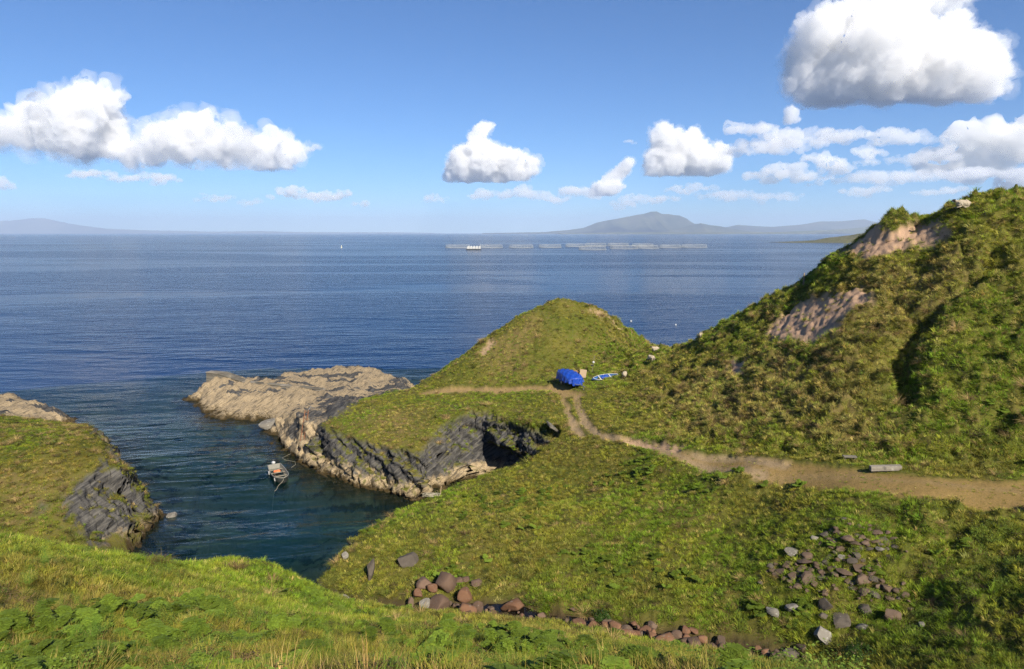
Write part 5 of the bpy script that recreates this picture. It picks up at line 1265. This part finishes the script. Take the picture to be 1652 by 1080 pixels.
tag(r1, "pale bow rope of the skiff running down into the cove", "rope")
r2 = MB().tube([(-26.6, 79.0, 0.03), (-26.4, 80.0, 0.03), (-26.8, 81.1, 0.03), (-28.2, 81.7, 0.03), (-28.9, 82.5, 0.03), (-28.2, 84.6, 0.04), (-27.6, 85.2, 0.5), (-27.2, 85.6, 1.6)], 0.014, 6).build("mooring_rope", ROPE, None, True)
tag(r2, "slack floating rope curling from the skiff to the rocks below the ladder", "rope")

# ---------------------------------------------------------------- rusty ladder on the crag
RUST = simple_mat("rusty_iron", (0.17, 0.075, 0.036), 0.8, 0.35, 9, wear=(0.42, 0.36, 0.28), wear_amt=0.58)
lt, lb = Vector((-26.05, 84.3, 5.75)), Vector((-26.35, 82.1, 1.3)); la = (lb-lt).normalized(); ls = Vector((0.97, -0.2, 0.05))
lad = empty("iron_ladder", lb); tag(lad, "rusty iron ladder leaning on the dark crag above the skiff", "ladder")
for sg in (-1, 1):
    MB().tube([lt-lb+ls*0.24*sg, ls*0.24*sg], 0.055, 8).build("rail", RUST, lad)
for k in range(11):
    c_ = (lt-lb)*(0.06+0.088*k); MB().tube([c_-ls*0.24, c_+ls*0.24], 0.028, 6).build("rung", RUST, lad)
MB().tube([lt-lb+ls*0.24, lt-lb+ls*0.30+Vector((0.1, 0.5, 0.35)), lt-lb+ls*0.3+Vector((0.3, 1.1, -0.1))], 0.04, 6).build("hand_hold", STEEL, lad)

# ---------------------------------------------------------------- old concrete pier
def conc(name, a, b, seed):
    t = NT(name); p = t.pos()
    lay = t.noise(t.mapping(p, (0.25, 0.25, 5.0)), 1.2, 5, 0.6); n2 = t.noise(p, 1.7, 7, 0.65)
    c = t.mix(t.maprange(lay, 0.38, 0.64), a, b); c = t.mix(t.maprange(n2, 0.55, 0.7), c, (0.10, 0.095, 0.085)); c = t.mix(t.maprange(n2, 0.40, 0.28), c, (0.27, 0.25, 0.21))
    return t.finish(t.principled(c, 0.9, t.bump(t.noise(p, 7, 6), 0.6, 0.06), 0, 0.2))
CONC = conc("old_concrete", (0.158, 0.140, 0.112), (0.230, 0.205, 0.169), 1)
CONC_D = conc("stained_concrete", (0.086, 0.076, 0.061), (0.158, 0.144, 0.115), 2)
pier = empty("pier", (-44, 114, 1.0)); tag(pier, "old stepped concrete pier running out along the barnacled rock", "pier")
pa, pb = Vector((-53.6, 117.2, 0)), Vector((-31.5, 109.6, 0)); pd = (pb-pa).normalized(); pn = Vector((-pd.y, pd.x, 0))
npan = 9; Lp = (pb-pa).length
def ptop(u): return 3.75 if u < 0.10 else (3.75-1.15*min(1, (u-0.10)/0.24) if u < 0.34 else 2.6-0.2*(u-0.34))
for i in range(npan):
    u0, u1 = i/npan, (i+1)/npan; m_ = MB(); g = 0.012
    h0, h1 = ptop(u0), ptop(u1); th = 2.3 if u0 < 0.3 else 1.5
    P = []
    for u, h_, sg in ((u0, h0, g), (u1, h1, -g)):
        q = pa + pd*(Lp*u+sg*Lp*0.1) - Vector(pier.location)
        q.z = 0
        P += [q + Vector((0, 0, -0.2)) - pn*0.25, q + Vector((0, 0, h_-1.0)), q + pn*th + Vector((0, 0, h_-1.0)), q + pn*(th+0.25) + Vector((0, 0, -0.4))]
    m_.v = P; m_.f = [(0, 1, 2, 3), (7, 6, 5, 4), (0, 4, 5, 1), (1, 5, 6, 2), (2, 6, 7, 3), (3, 7, 4, 0)]
    m_.build("wall_panel", CONC if i > 2 else CONC_D, pier, bevel=0.05)
    m2 = MB(); P2 = []
    for u, h_, sg in ((u0, h0, g*0.4), (u1, h1, -g*0.4)):
        q = pa + pd*(Lp*u+sg*Lp*0.1) - Vector(pier.location); q.z = h_-1.0+0.004
        P2 += [q - pn*0.12, q - pn*0.12 + Vector((0, 0, 0.20)), q + pn*(th*0.55) + Vector((0, 0, 0.20)), q + pn*(th*0.55)]
    m2.v = P2; m2.f = m_.f; m2.build("cap_stone", CONC_D if i % 3 else CONC, pier, bevel=0.03)

# ---------------------------------------------------------------- boat trailer under a blue sheet
def tarp_mat():
    t = NT("blue_tarpaulin"); p = t.obj()
    c = t.mix(t.noise(p, 2.5, 5, 0.6), (0.006, 0.030, 0.24), (0.014, 0.070, 0.40))
    nb = t.bump(t.noise(t.mapping(p, (1.5, 4.0, 1.0)), 2.2, 5, 0.6, dist=1.2), 0.9, 0.09)
    return t.finish(t.principled(c, 0.32, nb, 0, 0.5))
TARP = tarp_mat()
tl = empty("trailer", (6.95, 81.6, gz(6.95, 81.6)), (0, 0, math.radians(-66))); tag(tl, "boat trailer wrapped in a bright blue sheet at the bend of the track", "trailer")
def tarp(L, B, z0, z1):
    P = []; n, m = 30, 31
    for i in range(n+1):
        u = i/n; x = -L/2+L*u; e = 1-abs(2*u-1)**5
        wd = B/2*(0.72+0.28*math.sin(math.pi*min(1, u*1.25)*0.5)) * (0.55+0.45*e**0.5); ridge = z1*(0.86+0.14*math.sin(u*math.pi)) - 0.30*u*u
        row = []
        for j in range(m):
            a = -1+2*j/(m-1); s_ = abs(a); fold = 0.09*math.sin(x*9+a*3)+0.06*math.sin(x*17+a*7)
            if s_ < 0.62:
                q = s_/0.62; y = wd*q**0.85; z = ridge-0.28*q**2.6 + 0.05*math.sin(x*7+a*11)+0.03*math.sin(x*3.1-a*17)
            else:
                q = (s_-0.62)/0.38; y = wd*(1+0.10*q)+fold*q; z = ridge-0.28 - (ridge-0.28-z0)*q*(0.92+0.14*math.sin(x*5+(1 if a > 0 else 3)))
            if i in (0, n): z = z0+0.12+(z-z0)*0.45; 
            row.append((x*(1.0 if 0 < i < n else 1.03), math.copysign(y, a), z))
        P.append(row)
    return P
so = MB().grid(tarp(4.2, 2.15, 0.42, 1.72)).build("tarpaulin", TARP, tl, True)
md = so.modifiers.new("t", 'SOLIDIFY'); md.thickness = 0.012
fl_ = []
for i in range(9):
    fl_.append([(2.16+0.05*math.sin(j*1.9)+0.05*i/8, -0.75+j*0.16, 1.15-i*0.105-0.05*abs(math.sin(j*2.3))*i/4) for j in range(10)])
f_o = MB().grid(fl_).build("loose_flap", TARP, tl, True); md = f_o.modifiers.new("t", 'SOLIDIFY'); md.thickness = 0.01
for sg in (-1, 1):
    MB().tube([(-1.9, sg*0.55, 0.46), (1.9, sg*0.55, 0.46), (2.9, 0, 0.46)], 0.045, 6).build("chassis_rail", STEEL, tl)
MB().tube([(2.8, 0, 0.46), (3.7, 0.1, 0.40)], 0.05, 8).build("drawbar", STEEL, tl)
MB().tube([(0.0, -0.95, 0.32), (0.0, 0.95, 0.32)], 0.04, 8).build("axle", STEEL, tl)
MB().tube([(3.45, 0.06, 0.42), (3.45, 0.06, 0.0)], 0.035, 8).build("jockey_leg", STEEL, tl)
for sg in (-1, 1):
    wh = MB(); c_ = Vector((0, sg*0.98, 0.32))
    pr = [(0.10, -0.085), (0.26, -0.085), (0.315, -0.05), (0.325, 0), (0.315, 0.05), (0.26, 0.085), (0.10, 0.085)]
    wh.lathe(pr, (0, 0, 0), 20)
    wh.v = [Vector((v.x, v.z, v.y))+c_ for v in wh.v]; w_o = wh.build("wheel", BLACKP, tl, True)
    rm = MB().lathe([(0.16, -0.092), (0.17, -0.06), (0.17, 0.06), (0.16, 0.092)], (0, 0, 0), 16); rm.v = [Vector((v.x, v.z, v.y))+c_ for v in rm.v]; rm.build("rim", STEEL, w_o)
# gear beside it
PLY = simple_mat("sun_bleached_plywood", (0.312, 0.228, 0.144), 0.8, 0.2, 5); PLY2 = simple_mat("brown_crate_wood", (0.189, 0.112, 0.063), 0.8, 0.3, 6)
bd = MB().box((0, 0, 0.58), (0.85, 0.03, 1.16)).build("plywood_board", PLY, None, bevel=0.008); bd.location = (8.75, 83.4, gz(8.75, 83.4)-0.02); bd.rotation_euler = (-0.45, 0.10, -0.25)
tag(bd, "pale plywood board leaning behind the blue covered trailer", "board")
cr = empty("wooden_crate", (8.05, 84.6, gz(8.05, 84.6)), (0, 0, 0.35)); tag(cr, "brown slatted crate half hidden between the trailer and the plywood board", "crate")
for k in range(4):
    for (cx_, cy_, sx_, sy_) in ((0, -0.42, 0.95, 0.025), (0, 0.42, 0.95, 0.025), (-0.475, 0, 0.025, 0.815), (0.475, 0, 0.025, 0.815)):
        MB().box((cx_, cy_, 0.12+k*0.19), (sx_, sy_, 0.15)).build("slat", PLY2, cr)
for sx_ in (-1, 1):
    for sy_ in (-1, 1): MB().box((sx_*0.445, sy_*0.385, 0.40), (0.05, 0.05, 0.8)).build("corner_post", PLY2, cr)
pp = (10.3, 86.6); ps = empty("marker_pole", (*pp, gz(*pp))); tag(ps, "thin leaning pole with a white float beside the blue canoe", "pole")
MB().tube([(0, 0, -0.2), (0.35, 0.1, 2.2)], 0.025, 6).build("pole", PLANK, ps)
MB().lathe([(0.02, -0.16), (0.13, -0.1), (0.16, 0.0), (0.13, 0.1), (0.02, 0.16)], (0.22, 0.05, 1.35), 10).build("float", WHITEP, ps, True)
MB().box((0.05, -0.05, 0.95), (0.34, 0.2, 0.16)).build("winch_box", BLACKP, ps, bevel=0.02)
CANB = simple_mat("blue_canoe_paint", (0.030, 0.114, 0.360), 0.35, 0.2, 3, wear=(0.270, 0.330, 0.420), wear_amt=0.6)
ca, cb_ = Vector((9.75, 82.2, gz(9.75, 82.2)+0.10)), Vector((13.3, 85.6, gz(13.3, 85.6)+0.12)); cv = cb_-ca
cn = empty("canoe", (ca+cb_)/2); cn.rotation_mode = 'QUATERNION'; cn.rotation_quaternion = cv.to_track_quat('X', 'Z') @ Euler((math.radians(38), 0, 0)).to_quaternion()
tag(cn, "narrow blue and white canoe lying up the grassy bank right of the trailer", "canoe")
Lc = cv.length
rowc = []
for i in range(25):
    u = i/24; w_ = 0.42*math.sin(math.pi*min(max(u, 0.004), 0.996))**0.6; r_ = []
    for j in range(11):
        a = -1+2*j/10; r_.append((-Lc/2+Lc*u, w_*math.sin(a*math.pi/2), 0.34*(1-math.cos(a*math.pi/2))+0.16*(2*u-1)**4))
    rowc.append(r_)
ch_ = MB().grid(rowc).build("hull", CANB, cn, True); md = ch_.modifiers.new("t", 'SOLIDIFY'); md.thickness = 0.02
for j in (0, -1): MB().tube([r[j] for r in rowc], 0.03, 6).build("gunwale", WHITEP, cn, True)
for u in (7, 12, 17): MB().box(((rowc[u][0][0]), 0, 0.30), (0.16, 2*abs(rowc[u][0][1]), 0.03)).build("seat", WHITEP, cn)
V, F_ = sphere_soup([(0.1, 0.05, 0.3, 0.32, 0.6, 1.5), (-0.35, -0.05, 0.28, 0.3, 0.6, 1.4), (0.45, 0.0, 0.26, 0.25, 0.6, 1.4)], 2); me_ = voxel_mesh(V, F_, 0.06, 1); me_.materials.append(TARP); me_.name = "folded_sheet"; link_obj("folded_sheet", me_, cn)

# ---------------------------------------------------------------- concrete pieces, posts, rope heap
sx, sy = 4.3, 68.6
sl = MB().box((0, 0, 0), (1.9, 1.5, 0.16)).build("concrete_slab", CONC_D, None, bevel=0.02); sl.location = (sx+0.2, sy, gz(sx, sy)+0.42); sl.rotation_euler = (0.12, math.radians(34), 0.25)
tag(sl, "tilted grey concrete slab in the grass left of the double ruts", "slab")
bmx, bmy = 23.0, 40.35
be = MB().box((0, 0, 0), (1.8, 0.36, 0.30)).build("concrete_beam", CONC, None, bevel=0.025); be.location = (bmx, bmy, gz(bmx, bmy)+0.20); be.rotation_euler = (0, -0.07, -0.12)
tag(be, "long pale concrete beam lying on the verge beside the track", "beam")
lx, ly = 22.2, 43.2
li = empty("stone_bench", (lx, ly, gz(lx, ly)), (0, 0, -0.1)); tag(li, "small stone lintel on two stones at the foot of the hill behind the track", "bench")
MB().box((0, 0, 0.27), (0.85, 0.35, 0.10)).build("lintel", CONC_D, li, bevel=0.02)
for q in (-0.3, 0.32):
    o = bpy.data.objects.new("support_stone", SM['grey'][1]); COL.objects.link(o); o.parent = li; o.location = (q, 0, 0.06); o.scale = (0.22, 0.3, 0.36)
POST = simple_mat("grey_fence_post", (0.30, 0.22, 0.15), 0.85, 0.25, 6)
def post(x, y, h_, r_, lab, lean=(0, 0)):
    o = MB().tube([(0, 0, -0.3), (lean[0]*0.5, lean[1]*0.5, h_*0.5), (lean[0], lean[1], h_)], [r_, r_*0.95, r_*0.85], 8).build("fence_post", POST, None)
    o.location = (x, y, gz(x, y)); tag(o, lab, "post"); return o
post(30.7, 71.9, 1.25, 0.085, "weathered wooden post standing on the crest of the right hand ridge", (0.03, 0))
post(17.9, 100.8, 1.0, 0.03, "thin stake on the seaward shoulder of the green knoll", (-0.05, 0))
nx, ny = -7.1, 57.3
ht = []
for k in range(7):
    a0 = R(0, 6.28); ht.append(k)
hp = empty("rope_heap", (nx, ny, gz(nx, ny))); tag(hp, "heap of white tangled rope on the cliff edge grass", "rope")
for k in range(9):
    a0 = R(0, 6.28); ra, rb_ = R(0.25, 0.85), R(0.12, 0.35); pts_ = []
    for q in range(18):
        a = a0+q/18*R(4.5, 6.28); pts_.append((ra*math.cos(a)+R(-.03, .03), rb_*math.sin(a)+R(-.03, .03), 0.10+0.03*k+R(0, 0.04)))
    MB().tube(pts_, 0.02, 6).build("coil", ROPE, hp, True)
stk = MB().tube([(0, 0, -0.2), (0.1, 0.02, 0.75)], 0.04, 7).build("stake", PLY, None); stk.location = (nx+0.75, ny+0.3, gz(nx+0.75, ny+0.3)); tag(stk, "short pale stake beside the heap of white rope", "stake")

# ---------------------------------------------------------------- sheep
def wool_mat():
    t = NT("fleece_and_face"); p = t.obj(); dk = t.attr("dark").outputs["Fac"]
    c = t.mix(t.noise(p, 9, 5, 0.6), (0.27, 0.225, 0.16), (0.44, 0.375, 0.285)); c = t.mix(dk, c, (0.03, 0.026, 0.022))
    return t.finish(t.principled(c, 0.95, t.bump(t.noise(p, 16, 5, 0.65), 0.8, 0.05), 0, 0.1))
WOOL = wool_mat()
def sheep_mesh(lying, graze):
    zb_ = 0.42 if lying else 0.66
    fat = 1.18 if lying else 1.0
    bl = [(0.0, 0, zb_, 0.30*fat, 0.95, 1.35/fat), (0.22, 0, zb_+0.02, 0.29*fat, 1, 1.0), (-0.22, 0, zb_, 0.30*fat, 0.98, 1.0), (0.0, 0, zb_-0.08, 0.27, 0.9, 1.4)]
    hx_, hz_ = (0.78, zb_+0.30) if not graze else (0.80, 0.22)
    n_ = 6
    for i in range(n_): q = i/(n_-1); bl.append((0.40+(hx_-0.40)*q*0.9, 0, zb_+0.10+(hz_-zb_-0.10)*q, 0.17-0.07*q))
    bl += [(hx_, 0, hz_, 0.105, 0.95, 1.25), (hx_+0.11, 0, hz_-0.06, 0.072, 0.85, 1.3), (hx_+0.17, 0, hz_-0.09, 0.055)]
    for sg in (-1, 1): bl += [(hx_-0.06, sg*0.11, hz_+0.07, 0.05, 0.6, 1.0), (hx_-0.07, sg*0.15, hz_+0.06, 0.038, 0.6, 1.0)]
    bl.append((-0.60, 0, zb_+0.02, 0.07, 1.6)); 
    for lx_ in (0.30, -0.34):
        for sg in (-1, 1):
            if lying:
                for q in range(5): bl.append((lx_+0.06*q, sg*0.20, 0.16-0.015*q, 0.075-0.007*q))
            else:
                for q in range(9): bl.append((lx_ + (0.03*math.sin(q*0.5) if lx_ < 0 else 0), sg*0.15, zb_-0.16-q*(zb_-0.20)/8, 0.085-0.006*q if q < 7 else 0.045))
    V, F_ = sphere_soup(bl, 2); me_ = voxel_mesh(V, F_, 0.026, 1)
    n = len(me_.vertices); co = np.empty(n*3, np.float32); me_.vertices.foreach_get("co", co); co = co.reshape(-1, 3).astype(float)
    no = np.empty(n*3, np.float32); me_.vertex_normals.foreach_get("vector", no); no = no.reshape(-1, 3)
    face = sstep(hx_-0.13, hx_-0.05, co[:, 0]) if not graze else sstep(hx_-0.16, hx_-0.06, co[:, 0])
    legs = np.where(lying, 0.0, sstep(zb_-0.27, zb_-0.33, co[:, 2])*(co[:, 0] < 0.55))
    dk = np.clip(face+legs, 0, 1)
    co = co + no*((1-dk)*(0.03*vnoise(co[:, 0]*9, co[:, 1]*9, co[:, 2]*9)+0.018*vnoise(co[:, 0]*21, co[:, 1]*21, co[:, 2]*21)))[:, None]
    me_.vertices.foreach_set("co", co.astype(np.float32).ravel()); add_attr(me_, "dark", dk.astype(np.float32)); me_.materials.append(WOOL); me_.name = "sheep"; me_.update()
    return me_
SH = {k: sheep_mesh(*k) for k in ((True, False), (False, True), (False, False))}
def sheep(x, y, rz, kind, lab, s_=1.0):
    o = bpy.data.objects.new("sheep", SH[kind]); COL.objects.link(o); o.location = (x, y, gz(x, y)+(0.10 if kind[0] else 0.0)); o.rotation_euler = (0, 0, rz); o.scale = (s_,)*3
    tag(o, lab, "sheep", "sheep on the hillside"); return o
sheep(39.0, 60.0, math.radians(172), (True, False), "dark faced sheep resting on the skyline at the hilltop", 1.0)
sheep(17.6, 84.8, math.radians(120), (False, True), "pale sheep grazing by the dark hollow at the foot of the ridge", 1.0)
sheep(13.9, 82.6, math.radians(70), (False, True), "pale sheep grazing just right of the canoe, lowest of the flock", 0.95)
sheep(22.7, 80.9, math.radians(60), (False, True), "pale sheep grazing halfway up the ridge edge", 1.05)
sheep(19.3, 90.6, math.radians(200), (False, False), "dark headed sheep peeping over the saddle beside the knoll", 0.9)

# ---------------------------------------------------------------- floats, buoy, fish farm
for (x, y, lab) in ((38.0, 216.2, "small white net float on the sea just right of the knoll"), (50.2, 207.3, "small white net float on the sea further right, nearer the ridge")):
    fo = MB().lathe([(0.04, -0.2), (0.22, -0.14), (0.28, 0.03), (0.23, 0.22), (0.06, 0.3), (0.04, 0.4)], (0, 0, 0.05), 14).build("net_float", WHITEP, None, True); fo.location = (x, y, 0); tag(fo, lab, "float")
CREAM = simple_mat("cream_paint", (0.75, 0.66, 0.42), 0.5, 0.1, 4)
bu = empty("marker_buoy", (-324.4, 1308.8, 0)); tag(bu, "tiny cream marker buoy far out on the open sea", "buoy")
MB().lathe([(0.4, -0.6), (1.5, -0.2), (1.5, 0.5), (0.7, 0.9)], (0, 0, 0), 14).build("drum", CREAM, bu)
MB().lathe([(0.7, 0.9), (0.35, 3.6), (0.35, 3.8)], (0, 0, 0), 10).build("tower", CREAM, bu)
MB().lathe([(0.1, 3.8), (0.7, 4.2), (0.1, 5.0)], (0, 0, 0), 10).build("topmark", CREAM, bu)
PENM = simple_mat("grey_pen_pipe", (0.30, 0.32, 0.33), 0.6, 0.15, 0.3); NETM = simple_mat("grey_netting", (0.36, 0.38, 0.39), 0.8, 0.1, 0.2)
def make_pen(Rp):
    ring = [(Rp*math.cos(2*math.pi*i/48), Rp*math.sin(2*math.pi*i/48)) for i in range(48)]
    a_ = MB()
    for dr_ in (0, 0.9): a_.tube([(x*(1+dr_/Rp), y*(1+dr_/Rp), 0.15) for x, y in ring], 0.32, 6, True)
    b_ = MB().tube([(x, y, 1.35) for x, y in ring], 0.14, 5, True)
    c_ = MB()
    for i in range(0, 48, 2): c_.tube([(ring[i][0], ring[i][1], 0.1), (ring[i][0], ring[i][1], 1.4)], 0.10, 4)
    d_ = MB()
    for i in range(0, 48, 2):
        d_.tube([(ring[i][0], ring[i][1], 1.3), (ring[i][0]*0.97, ring[i][1]*0.97, 5.6)], 0.10, 4)
    e_ = MB().tube([(x*0.97, y*0.97, 5.6) for x, y in ring], 0.12, 4, True)
    for i in range(24):
        x, y = ring[i]; e_.tube([(x*0.97, y*0.97, 5.6), (0, 0, 4.4), (-x*0.97, -y*0.97, 5.6)], 0.05, 3)
    for zz in (2.2, 3.1, 4.0, 4.8): e_.tube([(x*0.985, y*0.985, zz) for x, y in ring], 0.07, 3, True)
    for i in range(48): e_.tube([(ring[i][0]*0.99, ring[i][1]*0.99, 1.3), (ring[i][0]*0.97, ring[i][1]*0.97, 5.6)], 0.05, 3)
    out = []
    for nm, mb, mt in (("floating_collar", a_, PENM), ("handrail", b_, PENM), ("stanchions", c_, PENM), ("net_poles", d_, PENM), ("bird_net", e_, NETM)):
        o = mb.build(nm, mt); o["kind"] = "stuff" if nm in ("stanchions", "net_poles", "bird_net") else ""; 
        if not o["kind"]: del o["kind"]
        out.append(o)
    return out
PENS = [(738, 400, 40), (792, 400, 37), (841, 400, 39), (888, 399.5, 36), (930, 398, 34), (957, 403, 44), (1008, 401.5, 44), (1047, 401, 34), (1083, 400, 34), (1122, 399.5, 40), (962, 396.6, 34), (998, 396.6, 34), (1038, 397.6, 34)]
wordp = ["leftmost round fish pen of the farm, left of the white barge", "fish pen just behind the white feed barge", "third fish pen from the left in the farm's rear row", "fourth fish pen from the left in the farm's rear row", "fifth fish pen from the left where the farm's rows begin to overlap",
         "nearest fish pen at the front of the farm's right hand rows", "second fish pen from the left in the farm's front row", "third fish pen from the left in the farm's front row", "fourth fish pen from the left in the farm's front row", "rightmost fish pen of the farm",
         "left one of the farthest fish pens behind the front row", "middle one of the farthest fish pens behind the front row", "right one of the farthest fish pens behind the front row"]
pp0 = make_pen(22.0)
for k, ((px, py, wp), lb_) in enumerate(zip(PENS, wordp)):
    D = EYE*1101/(py-376); e_ = empty("fish_pen", ((px-826)/1101*D, D+20, 0)); s_ = wp/1101*D/44.0; tag(e_, lb_, "fish pen", "fish pens of the salmon farm")
    for o in pp0:
        c_ = o if k == 0 else o.copy()
        if k: COL.objects.link(c_)
        c_.parent = e_; c_.scale = (s_, s_, 1.0)
Db = EYE*1101/(402.3-376); bg = empty("feed_barge", ((766-826)/1101*Db, Db-30, 0)); tag(bg, "white feed barge with four peaked silos at the fish farm", "barge")
MB().box((0, 0, 0.7), (25, 9, 2.2)).build("hull", DARKHULL, bg, bevel=0.2)
MB().box((0, 0, 1.95), (24.5, 8.6, 0.3)).build("deck", STEEL, bg)
for k in range(4):
    s4 = MB(); x = -8.4+k*4.7; s4.box((x, 0, 3.7), (4.0, 6.0, 3.2)); b0 = len(s4.v)
    s4.v += [Vector(p) for p in ((x-2, -3, 5.3), (x+2, -3, 5.3), (x+2, 3, 5.3), (x-2, 3, 5.3), (x, -3, 6.8), (x, 3, 6.8))]; s4.f += [(b0, b0+1, b0+4), (b0+2, b0+3, b0+5), (b0+1, b0+2, b0+5, b0+4), (b0+3, b0, b0+4, b0+5)]
    s4.build("silo_house", WHITEP, bg)
MB().box((10.2, 0, 4.2), (3.0, 6.0, 4.2)).build("wheelhouse", WHITEP, bg); MB().tube([(11.2, 0, 6.3), (11.2, 0, 10.0)], 0.22, 6).build("mast", WHITEP, bg)
FERNS = [(-14.12,18.27,4,0.88),(-10.59,13.86,4,0.91),(-9.56,14.86,5,0.67),(-7.22,14.39,5,0.68),(-6.82,13.06,7,0.57),(-6.87,12.03,7,0.56),(-6.05,25.52,5,0.85),(-1.66,14.76,5,0.63),(-1.44,19.32,5,0.58),(0.83,18.47,7,0.63),(1.27,24.5,5,0.62),(1.7,15.69,4,0.77),(2.45,17.58,6,0.87),(-2.74,14.89,7,0.71),(-4.29,15.22,4,0.93),(-7.72,19.28,7,0.66),(-11.22,16.11,4,0.82),(-8.4,11.66,4,0.84),(3.17,16.6,6,0.73),(5.44,20.85,7,0.55),(-5.08,17.39,6,0.52),(-5.57,12.92,6,0.73),(-8.08,12.1,6,0.92),(-12.02,20.71,6,0.64),(-15.23,20.74,6,0.95),(-10.74,22.22,7,0.51),(-8.81,25.61,6,0.71),(-0.66,25.61,4,0.86)]
# ---------------------------------------------------------------- single plants close to the viewer
MAT_FERN = leaf_material("fern_green", 0.4, 0.55, False, (0.125, 0.215, 0.028))
MAT_FERN_Y = leaf_material("fern_yellow_green", 0.4, 0.55, False, (0.30, 0.40, 0.045))
MAT_BUSH = leaf_material("dark_bush_leaf", 0.25, 0.5, False, (0.045, 0.085, 0.016))
FM = [s.mesh("frond", MAT_FERN) for s in FR]; FMY = [FR[1].mesh("frond", MAT_FERN_Y)]
def fern(x, y, n, s_, lab, meshes=FM, group="ferns on the near slope", up=0.0):
    e_ = empty("fern", (x, y, gz(x, y)-0.02), (0, 0, R(0, 6.28))); tag(e_, lab, "fern", group)
    for i in range(n):
        o = bpy.data.objects.new("frond", random.choice(meshes)); COL.objects.link(o); o.parent = e_
        q = s_*R(0.7, 1.25); o.scale = (q, q*R(0.6, 0.85), q); o.rotation_euler = (R(-0.35, 0.35), -R(0.15, 0.85)-up, R(-1.5, 1.5)+(3.1 if i % 3 == 0 else 0)); o.location = (R(-0.22, 0.22), R(-0.22, 0.22), 0)
    return e_
for (x, y, n, s_) in FERNS:
    fern(x, y, n, s_, "green fern with arching fronds among the grass of the near slope")
fern(16.5, 28.5, 7, 0.95, "bright yellow green fern standing among the dark bushes at lower right", FMY, None, 0.55)
def bush(x, y, r_, lab, seed):
    random.seed(seed); e_ = empty("bush", (x, y, gz(x, y)-0.05)); tag(e_, lab, "bush")
    s = Soup()
    for i in range(1500):
        a = R(0, 6.283); c_ = math.sqrt(random.random()); h_ = math.sqrt(max(0, 1-c_*c_)); q = R(0.75, 1.05)*(1+0.22*math.sin(a*3+seed)+0.15*math.sin(a*5))
        p = Vector((math.cos(a)*c_*q, math.sin(a)*c_*q*0.9, h_*q*0.75))*r_
        s.leaf(p, p+Vector((R(-.4, .4), R(-.4, .4), R(0.1, .6)))*r_, (R(-1, 1), R(-1, 1), R(-0.3, 0.6)), R(0.05, 0.09), R(0.035, 0.06), R(0.6, 1.3))
    o = bpy.data.objects.new("foliage", s.mesh("foliage", MAT_BUSH)); COL.objects.link(o); o.parent = e_
    m_ = MB()
    for k in range(7):
        a = k*0.9; m_.tube([(0, 0, -0.1), (math.cos(a)*r_*0.35, math.sin(a)*r_*0.35, r_*0.35), (math.cos(a)*r_*0.6, math.sin(a)*r_*0.6, r_*0.55)], [0.025, 0.015, 0.006], 5)
    m_.build("stems", POST, e_)
bush(15.2, 27.5, 0.85, "rounded dark green bush at the lower right below the stone wall", 3)
bush(13.2, 27.6, 0.65, "small dark leafy bush beside the stream at lower right", 4)
bush(4.9, 34.5, 0.6, "dark leafy bush with pale flowers on the far stream bank", 5)
bush(24.2, 27.8, 0.7, "dark bush in the shaded hollow near the right edge", 6)
